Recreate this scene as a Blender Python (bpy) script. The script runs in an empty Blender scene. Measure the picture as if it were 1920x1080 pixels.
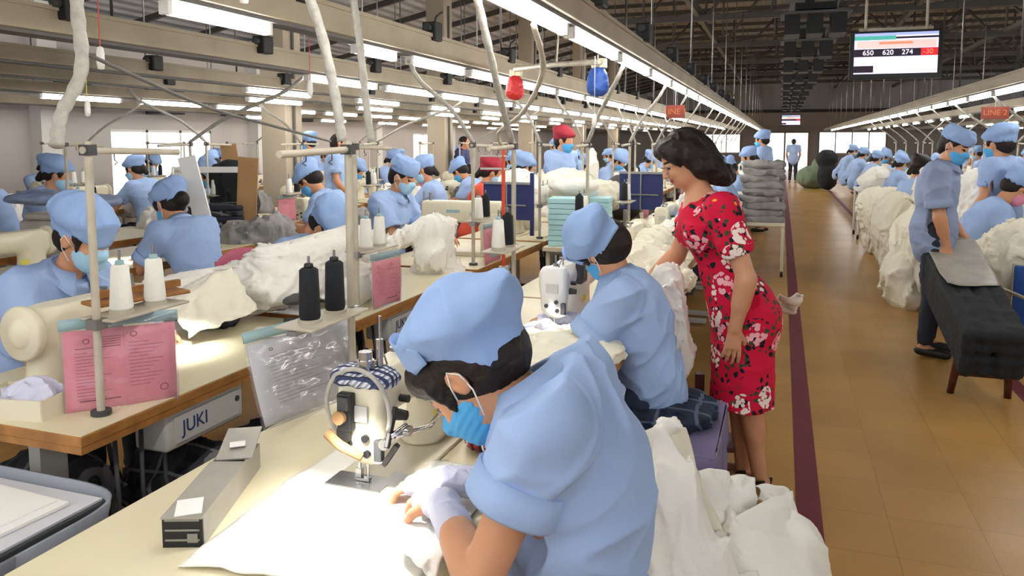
import bpy, bmesh, math, random
import numpy as np
from mathutils import Vector, Matrix
C = bpy.context.scene.collection
random.seed(7)
PI = math.pi
V = Vector

# ---------------------------------------------------------------- camera, world, exposure
sc = bpy.context.scene
EYE = V((0, 0, 1.55))
FPX = 1440.0
PITCH = math.atan(135 / FPX)
YAW = math.atan(506 / FPX * math.cos(PITCH))
cam_d = bpy.data.cameras.new('camera')
cam = bpy.data.objects.new('camera', cam_d)
C.objects.link(cam)
cam.location = EYE
cam.rotation_euler = (PI / 2 - PITCH, 0, YAW)
cam_d.sensor_width = 36.0
cam_d.lens = 36.0 * FPX / 1920
cam_d.shift_y = -140 / 1920
cam_d.clip_start = 0.05
cam_d.clip_end = 200
cam_d.dof.use_dof = False
sc.camera = cam
sc.view_settings.view_transform = 'Standard'
sc.view_settings.look = 'None'
sc.view_settings.gamma = 1
sc.view_settings.exposure = 0.42
sc.view_settings.use_curve_mapping = False
w = bpy.data.worlds.new('daylight')
sc.world = w
w.use_nodes = True
w.node_tree.nodes['Background'].inputs[0].default_value = (0.93, 0.96, 1.0, 1)
w.node_tree.nodes['Background'].inputs[1].default_value = 0.8
TUBE_POWER = 32.0

# ---------------------------------------------------------------- materials
M = {}
def srgb(r, g, b):
    f = lambda c: ((c / 255 + 0.055) / 1.055) ** 2.4 if c > 10 else c / 255 / 12.92
    return (f(r), f(g), f(b), 1)
def mat(name, col, rough=0.6, metal=0.0, bump=None, var=None, spec=0.5, emit=None, sheen=0.0):
    m = bpy.data.materials.new(name)
    m.use_nodes = True
    nt = m.node_tree
    b = nt.nodes['Principled BSDF']
    c = srgb(*col)
    b.inputs['Base Color'].default_value = c
    b.inputs['Roughness'].default_value = rough
    b.inputs['Metallic'].default_value = metal
    b.inputs['Specular IOR Level'].default_value = spec
    if sheen:
        b.inputs['Sheen Weight'].default_value = sheen
    if emit:
        b.inputs['Emission Color'].default_value = c
        b.inputs['Emission Strength'].default_value = emit
    tc = nt.nodes.new('ShaderNodeTexCoord')
    if var:
        n = nt.nodes.new('ShaderNodeTexNoise'); n.inputs['Scale'].default_value = var[0]; n.inputs['Detail'].default_value = 4
        nt.links.new(tc.outputs['Object'], n.inputs['Vector'])
        r = nt.nodes.new('ShaderNodeMapRange'); r.inputs[1].default_value = .3; r.inputs[2].default_value = .7
        nt.links.new(n.outputs[0], r.inputs[0])
        mx = nt.nodes.new('ShaderNodeMix'); mx.data_type = 'RGBA'
        nt.links.new(r.outputs[0], mx.inputs[0])
        mx.inputs[6].default_value = c
        c2 = srgb(*var[1]) if len(var) > 1 and isinstance(var[1], tuple) else tuple(x * .8 for x in c[:3]) + (1,)
        mx.inputs[7].default_value = c2
        nt.links.new(mx.outputs[2], b.inputs['Base Color'])
    if bump:
        n = nt.nodes.new('ShaderNodeTexNoise'); n.inputs['Scale'].default_value = bump[0]; n.inputs['Detail'].default_value = 5
        nt.links.new(tc.outputs['Object'], n.inputs['Vector'])
        bp = nt.nodes.new('ShaderNodeBump'); bp.inputs['Strength'].default_value = bump[1]; bp.inputs['Distance'].default_value = bump[2] if len(bump) > 2 else .01
        nt.links.new(n.outputs[0], bp.inputs['Height'])
        nt.links.new(bp.outputs[0], b.inputs['Normal'])
    M[name] = m
    return m
mat('laminate', (226, 217, 186), .32, var=(3, (216, 205, 172)))
mat('wood_edge', (176, 122, 62), .5, var=(14, (140, 92, 44)))
mat('cream_paint', (222, 214, 190), .35)
mat('machine_white', (232, 230, 226), .3)
mat('grey_paint', (150, 148, 146), .5)
mat('light_grey', (188, 188, 184), .5)
mat('dark_grey', (62, 62, 64), .6)
mat('black', (22, 22, 24), .5)
mat('black_thread', (20, 24, 30), .85, bump=(220, .4))
mat('white_thread', (238, 236, 228), .85, bump=(220, .3))
mat('chrome', (205, 205, 205), .18, 1.0)
mat('steel', (150, 150, 150), .35, .9)
mat('hose', (186, 182, 174), .45, bump=(60, .5), var=(30, (160, 156, 148)))
mat('post', (196, 188, 172), .45, var=(12, (168, 158, 140)))
mat('trough', (178, 166, 144), .55, var=(2.5, (156, 143, 122)))
mat('trough_dark', (98, 96, 94), .6)
mat('tube', (255, 252, 244), .4, emit=TUBE_POWER)
mat('lamp', (255, 253, 246), .4, emit=30)
mat('shirt', (158, 182, 224), .85, bump=(30, .25, .012), spec=.2)
mat('shirt_soft', (142, 156, 188), .85, bump=(30, .25, .012), spec=.2)
mat('cap_blue', (146, 173, 218), .85, bump=(26, .3, .012), spec=.2)
mat('skin', (206, 152, 118), .5, var=(8, (198, 142, 108)), spec=.35)
mat('skin_pale', (222, 172, 142), .5, spec=.35)
mat('lips', (178, 70, 66), .4)
mat('eye_dark', (28, 20, 18), .2)
mat('eye_white', (225, 220, 215), .3)
mat('hair', (24, 19, 18), .55, spec=.3, bump=(90, .6, .008), var=(30, (40, 30, 26)))
mat('mask_blue', (88, 170, 226), .8, bump=(40, .3), spec=.2)
mat('mask_pale', (160, 200, 226), .8, spec=.2)
mat('mask_pink', (232, 150, 180), .8, spec=.2)
mat('white_cotton', (236, 233, 226), .9, bump=(24, .5, .012), spec=.15)
mat('cream_cotton', (232, 226, 208), .9, bump=(24, .5, .012), spec=.15)
mat('glove', (206, 206, 226), .9, bump=(60, .4), spec=.15)
mat('paper', (240, 239, 236), .7)
mat('paper_grey', (206, 206, 214), .7)
mat('pink_paper', (238, 142, 162), .75)
mat('ink', (150, 62, 88), .8)
mat('ink_grey', (140, 140, 150), .8)
mat('teal_strip', (150, 178, 184), .6)
mat('navy', (30, 40, 96), .6)
mat('maroon_cap', (158, 40, 58), .85)
mat('royal', (38, 78, 156), .6)
mat('trouser', (34, 38, 52), .8, bump=(30, .3))
mat('jeans', (52, 66, 92), .85, bump=(60, .4), var=(12, (38, 48, 70)))
mat('black_cloth', (24, 28, 32), .85, bump=(16, .5, .02))
mat('grey_cloth', (168, 163, 160), .85, bump=(20, .6, .02), var=(5, (118, 116, 118)))
mat('purple_cloth', (118, 110, 146), .8, bump=(20, .4, .01))
mat('aqua', (170, 212, 220), .6)
mat('red', (196, 40, 40), .5)
mat('orange_red', (210, 74, 44), .6)
mat('maroon_wood', (96, 44, 34), .35, var=(14, (70, 30, 24)))
mat('cardboard', (176, 138, 96), .8, var=(4, (160, 122, 80)))
mat('board_grey', (168, 163, 154), .35, var=(9, (146, 141, 132)))
mat('wall_paint', (206, 198, 194), .8, var=(.5, (196, 188, 184)))
mat('column_paint', (190, 176, 156), .75, var=(1.2, (176, 162, 142)))
mat('steel_dark', (70, 67, 64), .6)
mat('duct', (84, 82, 80), .5)
mat('frame_white', (232, 230, 226), .5)
mat('chair_plastic', (224, 120, 146), .45)
mat('green_cloth', (112, 128, 104), .8)
mat('yellow', (222, 208, 84), .6)
mat('plastic_grey', (140, 146, 158), .4)
mat('skirt_dark', (48, 46, 60), .8)

def node_mat(name):
    m = bpy.data.materials.new(name); m.use_nodes = True
    M[name] = m
    return m, m.node_tree, m.node_tree.nodes['Principled BSDF']
def N(nt, t, **kw):
    n = nt.nodes.new(t)
    for k, v in kw.items():
        if k.startswith('i_'):
            key = k[2:]
            n.inputs[int(key) if key.isdigit() else key].default_value = v
        else:
            setattr(n, k, v)
    return n
def L(nt, a, b): nt.links.new(a, b)
def math_n(nt, op, a=None, b=None):
    n = nt.nodes.new('ShaderNodeMath'); n.operation = op
    for i, x in enumerate((a, b)):
        if x is None: continue
        if isinstance(x, (int, float)): n.inputs[i].default_value = x
        else: nt.links.new(x, n.inputs[i])
    return n.outputs[0]
def mixc(nt, fac, a, b):
    n = nt.nodes.new('ShaderNodeMix'); n.data_type = 'RGBA'
    if isinstance(fac, (int, float)): n.inputs[0].default_value = fac
    else: nt.links.new(fac, n.inputs[0])
    for i, x in ((6, a), (7, b)):
        if isinstance(x, tuple): n.inputs[i].default_value = x
        else: nt.links.new(x, n.inputs[i])
    return n.outputs[2]

def make_floor_mat():
    m, nt, b = node_mat('floor_tiles')
    tc = N(nt, 'ShaderNodeTexCoord')
    br = N(nt, 'ShaderNodeTexBrick', offset=0.0, squash=1.0)
    br.inputs['Scale'].default_value = 1.0
    br.inputs['Brick Width'].default_value = .34; br.inputs['Row Height'].default_value = .34
    br.inputs['Mortar Size'].default_value = .0022; br.inputs['Mortar Smooth'].default_value = .4
    br.inputs['Color1'].default_value = srgb(192, 148, 84); br.inputs['Color2'].default_value = srgb(180, 138, 76)
    br.inputs['Mortar'].default_value = srgb(146, 112, 66)
    L(nt, tc.outputs['Object'], br.inputs['Vector'])
    n1 = N(nt, 'ShaderNodeTexNoise', i_Scale=1.4, i_Detail=6.0); L(nt, tc.outputs['Object'], n1.inputs['Vector'])
    r = N(nt, 'ShaderNodeMapRange'); r.inputs[1].default_value = .35; r.inputs[2].default_value = .75; L(nt, n1.outputs[0], r.inputs[0])
    c = mixc(nt, math_n(nt, 'MULTIPLY', r.outputs[0], .55), br.outputs['Color'], srgb(150, 112, 58))
    n2 = N(nt, 'ShaderNodeTexNoise', i_Scale=40.0, i_Detail=3.0); L(nt, tc.outputs['Object'], n2.inputs['Vector'])
    c = mixc(nt, math_n(nt, 'MULTIPLY', n2.outputs[0], .18), c, srgb(120, 90, 50))
    L(nt, c, b.inputs['Base Color'])
    rr = N(nt, 'ShaderNodeMapRange'); rr.inputs[3].default_value = .22; rr.inputs[4].default_value = .42
    L(nt, n1.outputs[0], rr.inputs[0]); L(nt, rr.outputs[0], b.inputs['Roughness'])
    b.inputs['Specular IOR Level'].default_value = .45
make_floor_mat()
mat('stripe', (112, 28, 44), .4, var=(6, (96, 24, 38)))

def make_dress():
    m, nt, b = node_mat('floral')
    tc = N(nt, 'ShaderNodeTexCoord'); P = tc.outputs['Object']
    wn = N(nt, 'ShaderNodeTexNoise', i_Scale=14.0, i_Detail=2.0); L(nt, P, wn.inputs['Vector'])
    ws = N(nt, 'ShaderNodeVectorMath', operation='SCALE'); L(nt, wn.outputs['Color'], ws.inputs[0]); ws.inputs['Scale'].default_value = .045
    wa = N(nt, 'ShaderNodeVectorMath', operation='ADD'); L(nt, P, wa.inputs[0]); L(nt, ws.outputs[0], wa.inputs[1])
    def vor(scale, src):
        v = N(nt, 'ShaderNodeTexVoronoi', i_Scale=scale); L(nt, src, v.inputs['Vector']); return v
    big = vor(8.2, wa.outputs[0])                      # where bouquets sit
    petals = vor(46.0, P)
    pet = math_n(nt, 'LESS_THAN', petals.outputs['Distance'], .56)
    pink_pick = N(nt, 'ShaderNodeSeparateColor'); L(nt, big.outputs['Color'], pink_pick.inputs[0])
    base = srgb(205, 24, 62)
    lv = vor(38.0, wa.outputs[0])
    ls = N(nt, 'ShaderNodeSeparateColor'); L(nt, lv.outputs['Color'], ls.inputs[0])
    leafc = mixc(nt, math_n(nt, 'GREATER_THAN', ls.outputs[0], .55), srgb(24, 30, 36), srgb(62, 74, 52))
    ring = math_n(nt, 'LESS_THAN', big.outputs['Distance'], .68)
    leaf = math_n(nt, 'MULTIPLY', ring, math_n(nt, 'GREATER_THAN', ls.outputs[1], .30))
    leaf = math_n(nt, 'MULTIPLY', leaf, math_n(nt, 'LESS_THAN', lv.outputs['Distance'], .44))
    col = mixc(nt, leaf, base, leafc)
    fl = math_n(nt, 'MULTIPLY', math_n(nt, 'LESS_THAN', big.outputs['Distance'], .44), pet)
    fl = math_n(nt, 'MULTIPLY', fl, math_n(nt, 'GREATER_THAN', pink_pick.outputs[0], .22))
    white = mixc(nt, math_n(nt, 'GREATER_THAN', pink_pick.outputs[1], .6), srgb(240, 226, 218), srgb(240, 176, 184))
    col = mixc(nt, fl, col, white)
    small = vor(24.0, wa.outputs[0])
    ss = N(nt, 'ShaderNodeSeparateColor'); L(nt, small.outputs['Color'], ss.inputs[0])
    sm = math_n(nt, 'MULTIPLY', math_n(nt, 'LESS_THAN', small.outputs['Distance'], .22), math_n(nt, 'GREATER_THAN', ss.outputs[0], .86))
    col = mixc(nt, sm, col, mixc(nt, math_n(nt, 'GREATER_THAN', ss.outputs[1], .5), srgb(232, 160, 50), srgb(236, 196, 200)))
    L(nt, col, b.inputs['Base Color'])
    b.inputs['Roughness'].default_value = .8
    b.inputs['Specular IOR Level'].default_value = .2
make_dress()

def make_plaid(name, c1, c2, c3, s=55.0):
    m, nt, b = node_mat(name)
    tc = N(nt, 'ShaderNodeTexCoord')
    sp = N(nt, 'ShaderNodeSeparateXYZ'); L(nt, tc.outputs['Object'], sp.inputs[0])
    def stripe(o, f, th):
        return math_n(nt, 'GREATER_THAN', math_n(nt, 'SINE', math_n(nt, 'MULTIPLY', o, f)), th)
    u = math_n(nt, 'ADD', sp.outputs[0], math_n(nt, 'MULTIPLY', sp.outputs[2], .3)); v = math_n(nt, 'ADD', sp.outputs[1], sp.outputs[2])
    c = mixc(nt, stripe(u, s, .2), srgb(*c1), srgb(*c2))
    c = mixc(nt, math_n(nt, 'MULTIPLY', stripe(v, s, .2), .6), c, srgb(*c2))
    c = mixc(nt, math_n(nt, 'MAXIMUM', stripe(v, s * .5, .96), stripe(u, s * .5, .96)), c, srgb(*c3))
    L(nt, c, b.inputs['Base Color']); b.inputs['Roughness'].default_value = .85
make_plaid('plaid_blue', (22, 32, 50), (30, 44, 66), (84, 96, 118), 90.0)
make_plaid('plaid_small', (214, 216, 226), (52, 62, 98), (30, 30, 50), 420.0)
make_plaid('plaid_dark', (26, 28, 34), (52, 54, 62), (120, 120, 124), 75.0)
make_plaid('plaid_red', (170, 40, 48), (30, 24, 30), (230, 230, 230), 260.0)

def make_plastic():
    m = bpy.data.materials.new('clear_plastic'); m.use_nodes = True; M['clear_plastic'] = m
    nt = m.node_tree; nt.nodes.clear()
    o = N(nt, 'ShaderNodeOutputMaterial'); t = N(nt, 'ShaderNodeBsdfTransparent'); t.inputs[0].default_value = (.96, .96, .97, 1)
    g = N(nt, 'ShaderNodeBsdfGlossy'); g.inputs['Roughness'].default_value = .12
    d = N(nt, 'ShaderNodeBsdfDiffuse')
    a = N(nt, 'ShaderNodeMixShader'); a.inputs[0].default_value = .45; L(nt, g.outputs[0], a.inputs[1]); L(nt, d.outputs[0], a.inputs[2])
    x = N(nt, 'ShaderNodeMixShader'); x.inputs[0].default_value = .08; L(nt, t.outputs[0], x.inputs[1]); L(nt, a.outputs[0], x.inputs[2])
    L(nt, x.outputs[0], o.inputs[0])
    tc = N(nt, 'ShaderNodeTexCoord'); n = N(nt, 'ShaderNodeTexNoise', i_Scale=14.0); L(nt, tc.outputs['Object'], n.inputs['Vector'])
    bp = N(nt, 'ShaderNodeBump', i_Strength=.6, i_Distance=.02); L(nt, n.outputs[0], bp.inputs['Height']); L(nt, bp.outputs[0], g.inputs['Normal'])
make_plastic()

def make_corrugated(name, col, freq, axis):
    m, nt, b = node_mat(name)
    tc = N(nt, 'ShaderNodeTexCoord'); sp = N(nt, 'ShaderNodeSeparateXYZ'); L(nt, tc.outputs['Object'], sp.inputs[0])
    s = math_n(nt, 'SINE', math_n(nt, 'MULTIPLY', sp.outputs[axis], freq))
    bp = N(nt, 'ShaderNodeBump', i_Strength=.8, i_Distance=.03); L(nt, s, bp.inputs['Height']); L(nt, bp.outputs[0], b.inputs['Normal'])
    n = N(nt, 'ShaderNodeTexNoise', i_Scale=.8); L(nt, tc.outputs['Object'], n.inputs['Vector'])
    c = mixc(nt, n.outputs[0], srgb(*col), tuple(x * .7 for x in srgb(*col)[:3]) + (1,))
    L(nt, c, b.inputs['Base Color']); b.inputs['Roughness'].default_value = .55
make_corrugated('wall_sheet', (226, 228, 236), 10.0, 0)
make_corrugated('roof_sheet', (188, 190, 196), 24.0, 0)

# ---------------------------------------------------------------- mesh helpers
def basis(d):
    d = V(d).normalized()
    u = d.cross(V((0, 0, 1))) if abs(d.z) < .95 else d.cross(V((0, 1, 0)))
    u.normalize(); v = d.cross(u).normalized()
    return u, v
class MB:
    def __init__(s): s.v = []; s.f = []; s.m = []; s.sm = []
    def add(s, vs, fs, m=0, sm=False):
        o = len(s.v); s.v += [tuple(x) for x in vs]
        for f in fs:
            s.f.append(tuple(o + i for i in f)); s.m.append(m); s.sm.append(sm)
        return s
    def box(s, c, d, m=0, r=0.0, rz=0.0, R=None):
        hx, hy, hz = d[0] / 2, d[1] / 2, d[2] / 2
        Rm = R if R is not None else Matrix.Rotation(rz, 3, 'Z')
        c = V(c)
        if r <= 0:
            vs = [c + Rm @ V((x, y, z)) for x in (-hx, hx) for y in (-hy, hy) for z in (-hz, hz)]
            s.add(vs, [(0, 1, 3, 2), (4, 6, 7, 5), (0, 4, 5, 1), (2, 3, 7, 6), (0, 2, 6, 4), (1, 5, 7, 3)], m)
        else:
            bm = bmesh.new(); bmesh.ops.create_cube(bm, size=1)
            for q in bm.verts: q.co = V((q.co.x * d[0], q.co.y * d[1], q.co.z * d[2]))
            bmesh.ops.bevel(bm, geom=bm.edges[:], offset=min(r, min(d) * .45), segments=3 if r > .01 else 2, profile=.5, affect='EDGES')
            bm.verts.index_update()
            s.add([c + Rm @ q.co for q in bm.verts], [[q.index for q in f.verts] for f in bm.faces], m, r > .01)
            bm.free()
        return s
    def cyl(s, a, b, r0, r1=None, n=14, m=0, caps=True):
        r1 = r0 if r1 is None else r1
        a, b = V(a), V(b); u, v = basis(b - a)
        vs = []
        for p, r in ((a, r0), (b, r1)):
            vs += [p + (u * math.cos(t) + v * math.sin(t)) * r for t in (2 * PI * i / n for i in range(n))]
        s.add(vs, [(i, (i + 1) % n, n + (i + 1) % n, n + i) for i in range(n)], m, True)
        if caps:
            s.add([p for p in vs[:n]], [tuple(range(n))[::-1]], m); s.add([p for p in vs[n:]], [tuple(range(n))], m)
        return s
    def tube(s, pts, r, n=8, m=0):
        pts = [V(p) for p in pts]; rs = r if isinstance(r, (list, tuple)) else [r] * len(pts)
        u = None; vs = []
        for i, p in enumerate(pts):
            t = (pts[min(i + 1, len(pts) - 1)] - pts[max(i - 1, 0)]).normalized()
            if u is None: u, v = basis(t)
            else:
                u = (u - t * u.dot(t)).normalized(); v = t.cross(u)
            vs += [p + (u * math.cos(a) + v * math.sin(a)) * rs[i] for a in (2 * PI * k / n for k in range(n))]
        fs = [(j * n + i, j * n + (i + 1) % n, (j + 1) * n + (i + 1) % n, (j + 1) * n + i) for j in range(len(pts) - 1) for i in range(n)]
        fs += [tuple(range(n))[::-1], tuple(range(len(vs) - n, len(vs)))]
        return s.add(vs, fs, m, True)
    def lathe(s, prof, o=(0, 0, 0), n=18, m=0, d=(0, 0, 1)):
        o = V(o); u, v = basis(d); d = V(d).normalized(); vs = []
        for r, z in prof:
            vs += [o + d * z + (u * math.cos(a) + v * math.sin(a)) * max(r, 1e-4) for a in (2 * PI * k / n for k in range(n))]
        fs = [(j * n + i, j * n + (i + 1) % n, (j + 1) * n + (i + 1) % n, (j + 1) * n + i) for j in range(len(prof) - 1) for i in range(n)]
        return s.add(vs, fs, m, True)
    def grid(s, fn, nu, nv, m=0, th=0.0, closed=False):
        P = [[V(fn(i / nu, j / nv)) for j in range(nv + 1)] for i in range(nu + 1)]
        idx = lambda i, j: i * (nv + 1) + j
        vs = [P[i][j] for i in range(nu + 1) for j in range(nv + 1)]
        fs = [(idx(i, j), idx(i + 1, j), idx(i + 1, j + 1), idx(i, j + 1)) for i in range(nu) for j in range(nv)]
        if th:
            nn = []
            for i in range(nu + 1):
                for j in range(nv + 1):
                    a = P[min(i + 1, nu)][j] - P[max(i - 1, 0)][j]; b = P[i][min(j + 1, nv)] - P[i][max(j - 1, 0)]
                    q = a.cross(b); nn.append(q.normalized() if q.length > 1e-9 else V((0, 0, 1)))
            o = len(vs); vs2 = [p - q * th for p, q in zip(vs, nn)]
            fs = fs + [tuple(o + k for k in f[::-1]) for f in fs]
            bd = [idx(i, 0) for i in range(nu + 1)] + [idx(nu, j) for j in range(1, nv + 1)] + [idx(i, nv) for i in range(nu - 1, -1, -1)] + [idx(0, j) for j in range(nv - 1, 0, -1)]
            fs += [(bd[k], o + bd[k], o + bd[(k + 1) % len(bd)], bd[(k + 1) % len(bd)]) for k in range(len(bd))]
            vs = vs + vs2
        return s.add(vs, fs, m, True)
    def prism(s, poly, a, b, m=0, R=None, c=(0, 0, 0)):
        """poly of (x,z) points, extruded along y from a to b"""
        R = R or Matrix.Identity(3); c = V(c); n = len(poly)
        vs = [c + R @ V((x, y, z)) for y in (a, b) for x, z in poly]
        fs = [tuple(range(n)), tuple(range(2 * n - 1, n - 1, -1))] + [(i, n + i, n + (i + 1) % n, (i + 1) % n) for i in range(n)]
        return s.add(vs, fs, m)
    def build(s, name, mats, parent=None, loc=None, rz=0.0):
        me = bpy.data.meshes.new(name)
        me.from_pydata(s.v, [], s.f)
        for x in (mats if isinstance(mats, (list, tuple)) else [mats]): me.materials.append(M[x])
        me.polygons.foreach_set('material_index', s.m); me.polygons.foreach_set('use_smooth', s.sm)
        me.update()
        bm = bmesh.new(); bm.from_mesh(me); bmesh.ops.recalc_face_normals(bm, faces=bm.faces[:]); bm.to_mesh(me); bm.free()
        o = bpy.data.objects.new(name, me); C.objects.link(o)
        if parent is not None: o.parent = parent
        if loc is not None: o.location = loc
        o.rotation_euler.z = rz
        return o
def tag(o, label, cat, group=None, kind=None):
    o['label'] = label; o['category'] = cat
    if group: o['group'] = group
    if kind: o['kind'] = kind
    return o
def empty(name, label, cat, loc=(0, 0, 0), rz=0.0, group=None):
    o = bpy.data.objects.new(name, None); C.objects.link(o); o.empty_display_size = .1
    o.location = loc; o.rotation_euler.z = rz
    return tag(o, label, cat, group)
def struct(o, label=None, cat=None):
    o['kind'] = 'structure'
    if label: o['label'] = label
    if cat: o['category'] = cat
    return o
KIDS = {}
def dup(root, loc=None, rz=None, label=None, group=None, skip=(), swap=None):
    r = root.copy(); C.objects.link(r)
    if loc is not None: r.location = loc
    if rz is not None: r.rotation_euler.z = rz
    if label: r['label'] = label
    if group: r['group'] = group
    elif 'group' in r and group is not None: del r['group']
    for ch in list(root.children):
        if ch.name.split('.')[0] in skip: continue
        c = ch.copy(); C.objects.link(c); c.parent = r
        for g in ch.children:
            d = g.copy(); C.objects.link(d); d.parent = c
        if swap and ch.name.split('.')[0] in swap and c.type == 'MESH':
            c.data = c.data.copy(); c.data.materials[0] = M[swap[ch.name.split('.')[0]]]
    return r
def text_mesh(name, txt, size, m, parent, loc, rot, depth=.001, align='CENTER'):
    cu = bpy.data.curves.new(name, 'FONT'); cu.body = txt; cu.size = size; cu.extrude = depth; cu.align_x = align; cu.align_y = 'CENTER'
    t = bpy.data.objects.new(name, cu); C.objects.link(t)
    dg = bpy.context.evaluated_depsgraph_get(); me = bpy.data.meshes.new_from_object(t.evaluated_get(dg))
    bpy.data.objects.remove(t); me.materials.clear(); me.materials.append(M[m])
    o = bpy.data.objects.new(name, me); C.objects.link(o); o.parent = parent; o.location = loc; o.rotation_euler = rot
    return o

# ---------------------------------------------------------------- smooth-blended solids meshed by surface nets
_rt = np.random.RandomState(3).rand(65536).astype(np.float32)
def vnoise(P, seed=0):
    I = np.floor(P).astype(np.int64); F = (P - I).astype(np.float32); F = F * F * (3 - 2 * F)
    out = np.zeros(P.shape[:-1], np.float32)
    for dx in (0, 1):
        wx = F[..., 0] if dx else 1 - F[..., 0]
        for dy in (0, 1):
            wy = F[..., 1] if dy else 1 - F[..., 1]
            for dz in (0, 1):
                wz = F[..., 2] if dz else 1 - F[..., 2]
                h = ((I[..., 0] + dx) * 73856093 ^ (I[..., 1] + dy) * 19349663 ^ (I[..., 2] + dz) * 83492791 ^ (seed * 2654435)) & 65535
                out += wx * wy * wz * _rt[h]
    return out
def ridges(P, seed=0):
    return 1 - np.abs(2 * vnoise(P, seed) - 1)
class SDF:
    def __init__(s, vox): s.vx = vox; s.ops = []; s.disp = None
    def cap(s, a, b, ra, rb=None, k=.015, n=None, sq=1.0, op='+'):
        s.ops.append(('cap', np.array(a, float), np.array(b, float), ra, ra if rb is None else rb, k, None if n is None else np.array(V(n).normalized()), sq, op)); return s
    def ell(s, c, r, R=None, k=.015, op='+'):
        s.ops.append(('ell', np.array(c, float), np.array(r, float), None if R is None else np.array([list(V(x).normalized()) for x in R]), k, op)); return s
    def cut(s, p, n, k=.002):
        s.ops.append(('cut', np.array(p, float), np.array(V(n).normalized()), k)); return s
    def fold(s, fn): s.disp = fn; return s
    def mesh(s):
        lo = np.array([1e9] * 3); hi = -lo
        for o in s.ops:
            if o[0] == 'cap' and o[8] == '+':
                r = max(o[3], o[4]) * max(1, o[7])
                lo = np.minimum(lo, np.minimum(o[1], o[2]) - r); hi = np.maximum(hi, np.maximum(o[1], o[2]) + r)
            if o[0] == 'ell' and o[5] == '+':
                r = o[2].max(); lo = np.minimum(lo, o[1] - r); hi = np.maximum(hi, o[1] + r)
        mg = s.vx * 3 + (.03 if s.disp else 0); lo = lo - mg; hi = hi + mg
        n = np.ceil((hi - lo) / s.vx).astype(int) + 1
        f = np.full(n, .2, np.float32)
        ax = [(lo[i] + s.vx * np.arange(n[i])).astype(np.float32) for i in range(3)]
        def region(a, b):
            return tuple(slice(max(0, int((a[i] - lo[i]) / s.vx)), min(n[i], int((b[i] - lo[i]) / s.vx) + 2)) for i in range(3))
        for o in s.ops:
            if o[0] == 'cut':
                d = (ax[0][:, None, None] - o[1][0]) * o[2][0] + (ax[1][None, :, None] - o[1][1]) * o[2][1] + (ax[2][None, None, :] - o[1][2]) * o[2][2]
                np.maximum(f, d, out=f); continue
            if o[0] == 'cap':
                _, a, b, ra, rb, k, nn, sq, op = o
                r = max(ra, rb) * max(1, sq) + k * 1.5 + s.vx * 3 + (.03 if s.disp else 0)
                R = region(np.minimum(a, b) - r, np.maximum(a, b) + r)
            else:
                _, c, rr, RR, k, op = o
                r = rr.max() + k * 1.5 + s.vx * 3 + (.03 if s.disp else 0); R = region(c - r, c + r)
            X = ax[0][R[0]][:, None, None]; Y = ax[1][R[1]][None, :, None]; Z = ax[2][R[2]][None, None, :]
            if X.size == 0 or Y.size == 0 or Z.size == 0: continue
            if o[0] == 'cap':
                d = b - a; dd = max(float(d @ d), 1e-12)
                t = np.clip(((X - a[0]) * d[0] + (Y - a[1]) * d[1] + (Z - a[2]) * d[2]) / dd, 0, 1)
                qx = X - a[0] - t * d[0]; qy = Y - a[1] - t * d[1]; qz = Z - a[2] - t * d[2]
                q2 = qx * qx + qy * qy + qz * qz
                if nn is not None:
                    c_ = qx * nn[0] + qy * nn[1] + qz * nn[2]
                    q2 = q2 + c_ * c_ * (1 / (sq * sq) - 1)
                g = np.sqrt(q2) - (ra + t * (rb - ra))
                if nn is not None and sq < 1: g = g * (.5 + .5 * sq)
            else:
                x, y, z = X - c[0], Y - c[1], Z - c[2]
                if RR is not None:
                    x, y, z = (x * RR[0][0] + y * RR[0][1] + z * RR[0][2]), (x * RR[1][0] + y * RR[1][1] + z * RR[1][2]), (x * RR[2][0] + y * RR[2][1] + z * RR[2][2])
                k0 = np.sqrt((x / rr[0]) ** 2 + (y / rr[1]) ** 2 + (z / rr[2]) ** 2) + 1e-6
                k1 = np.sqrt((x / rr[0] ** 2) ** 2 + (y / rr[1] ** 2) ** 2 + (z / rr[2] ** 2) ** 2) + 1e-6
                g = k0 * (k0 - 1) / k1
            F = f[R]
            if op == '+':
                h = np.maximum(k - np.abs(F - g), 0) / k
                f[R] = np.minimum(F, g) - h * h * k * .25
            else:
                g = -g; h = np.maximum(k - np.abs(F - g), 0) / k
                f[R] = np.maximum(F, g) + h * h * k * .25
        if s.disp:
            idx = np.argwhere(np.abs(f) < .05)
            P = (idx * s.vx + lo).astype(np.float32)
            f[idx[:, 0], idx[:, 1], idx[:, 2]] += s.disp(P).astype(np.float32)
        f[0], f[-1] = .2, .2; f[:, 0], f[:, -1] = .2, .2; f[:, :, 0], f[:, :, -1] = .2, .2
        ins = f < 0
        cnt = np.zeros(n - 1, np.int8)
        for dx in (0, 1):
            for dy in (0, 1):
                for dz in (0, 1):
                    cnt += ins[dx:n[0] - 1 + dx, dy:n[1] - 1 + dy, dz:n[2] - 1 + dz]
        cells = np.argwhere((cnt > 0) & (cnt < 8))
        vid = np.full(n - 1, -1, np.int64); vid[cells[:, 0], cells[:, 1], cells[:, 2]] = np.arange(len(cells))
        cor = [(dx, dy, dz) for dx in (0, 1) for dy in (0, 1) for dz in (0, 1)]
        vals = np.stack([f[cells[:, 0] + c[0], cells[:, 1] + c[1], cells[:, 2] + c[2]] for c in cor], 1)
        acc = np.zeros((len(cells), 3)); w = np.zeros(len(cells))
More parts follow.
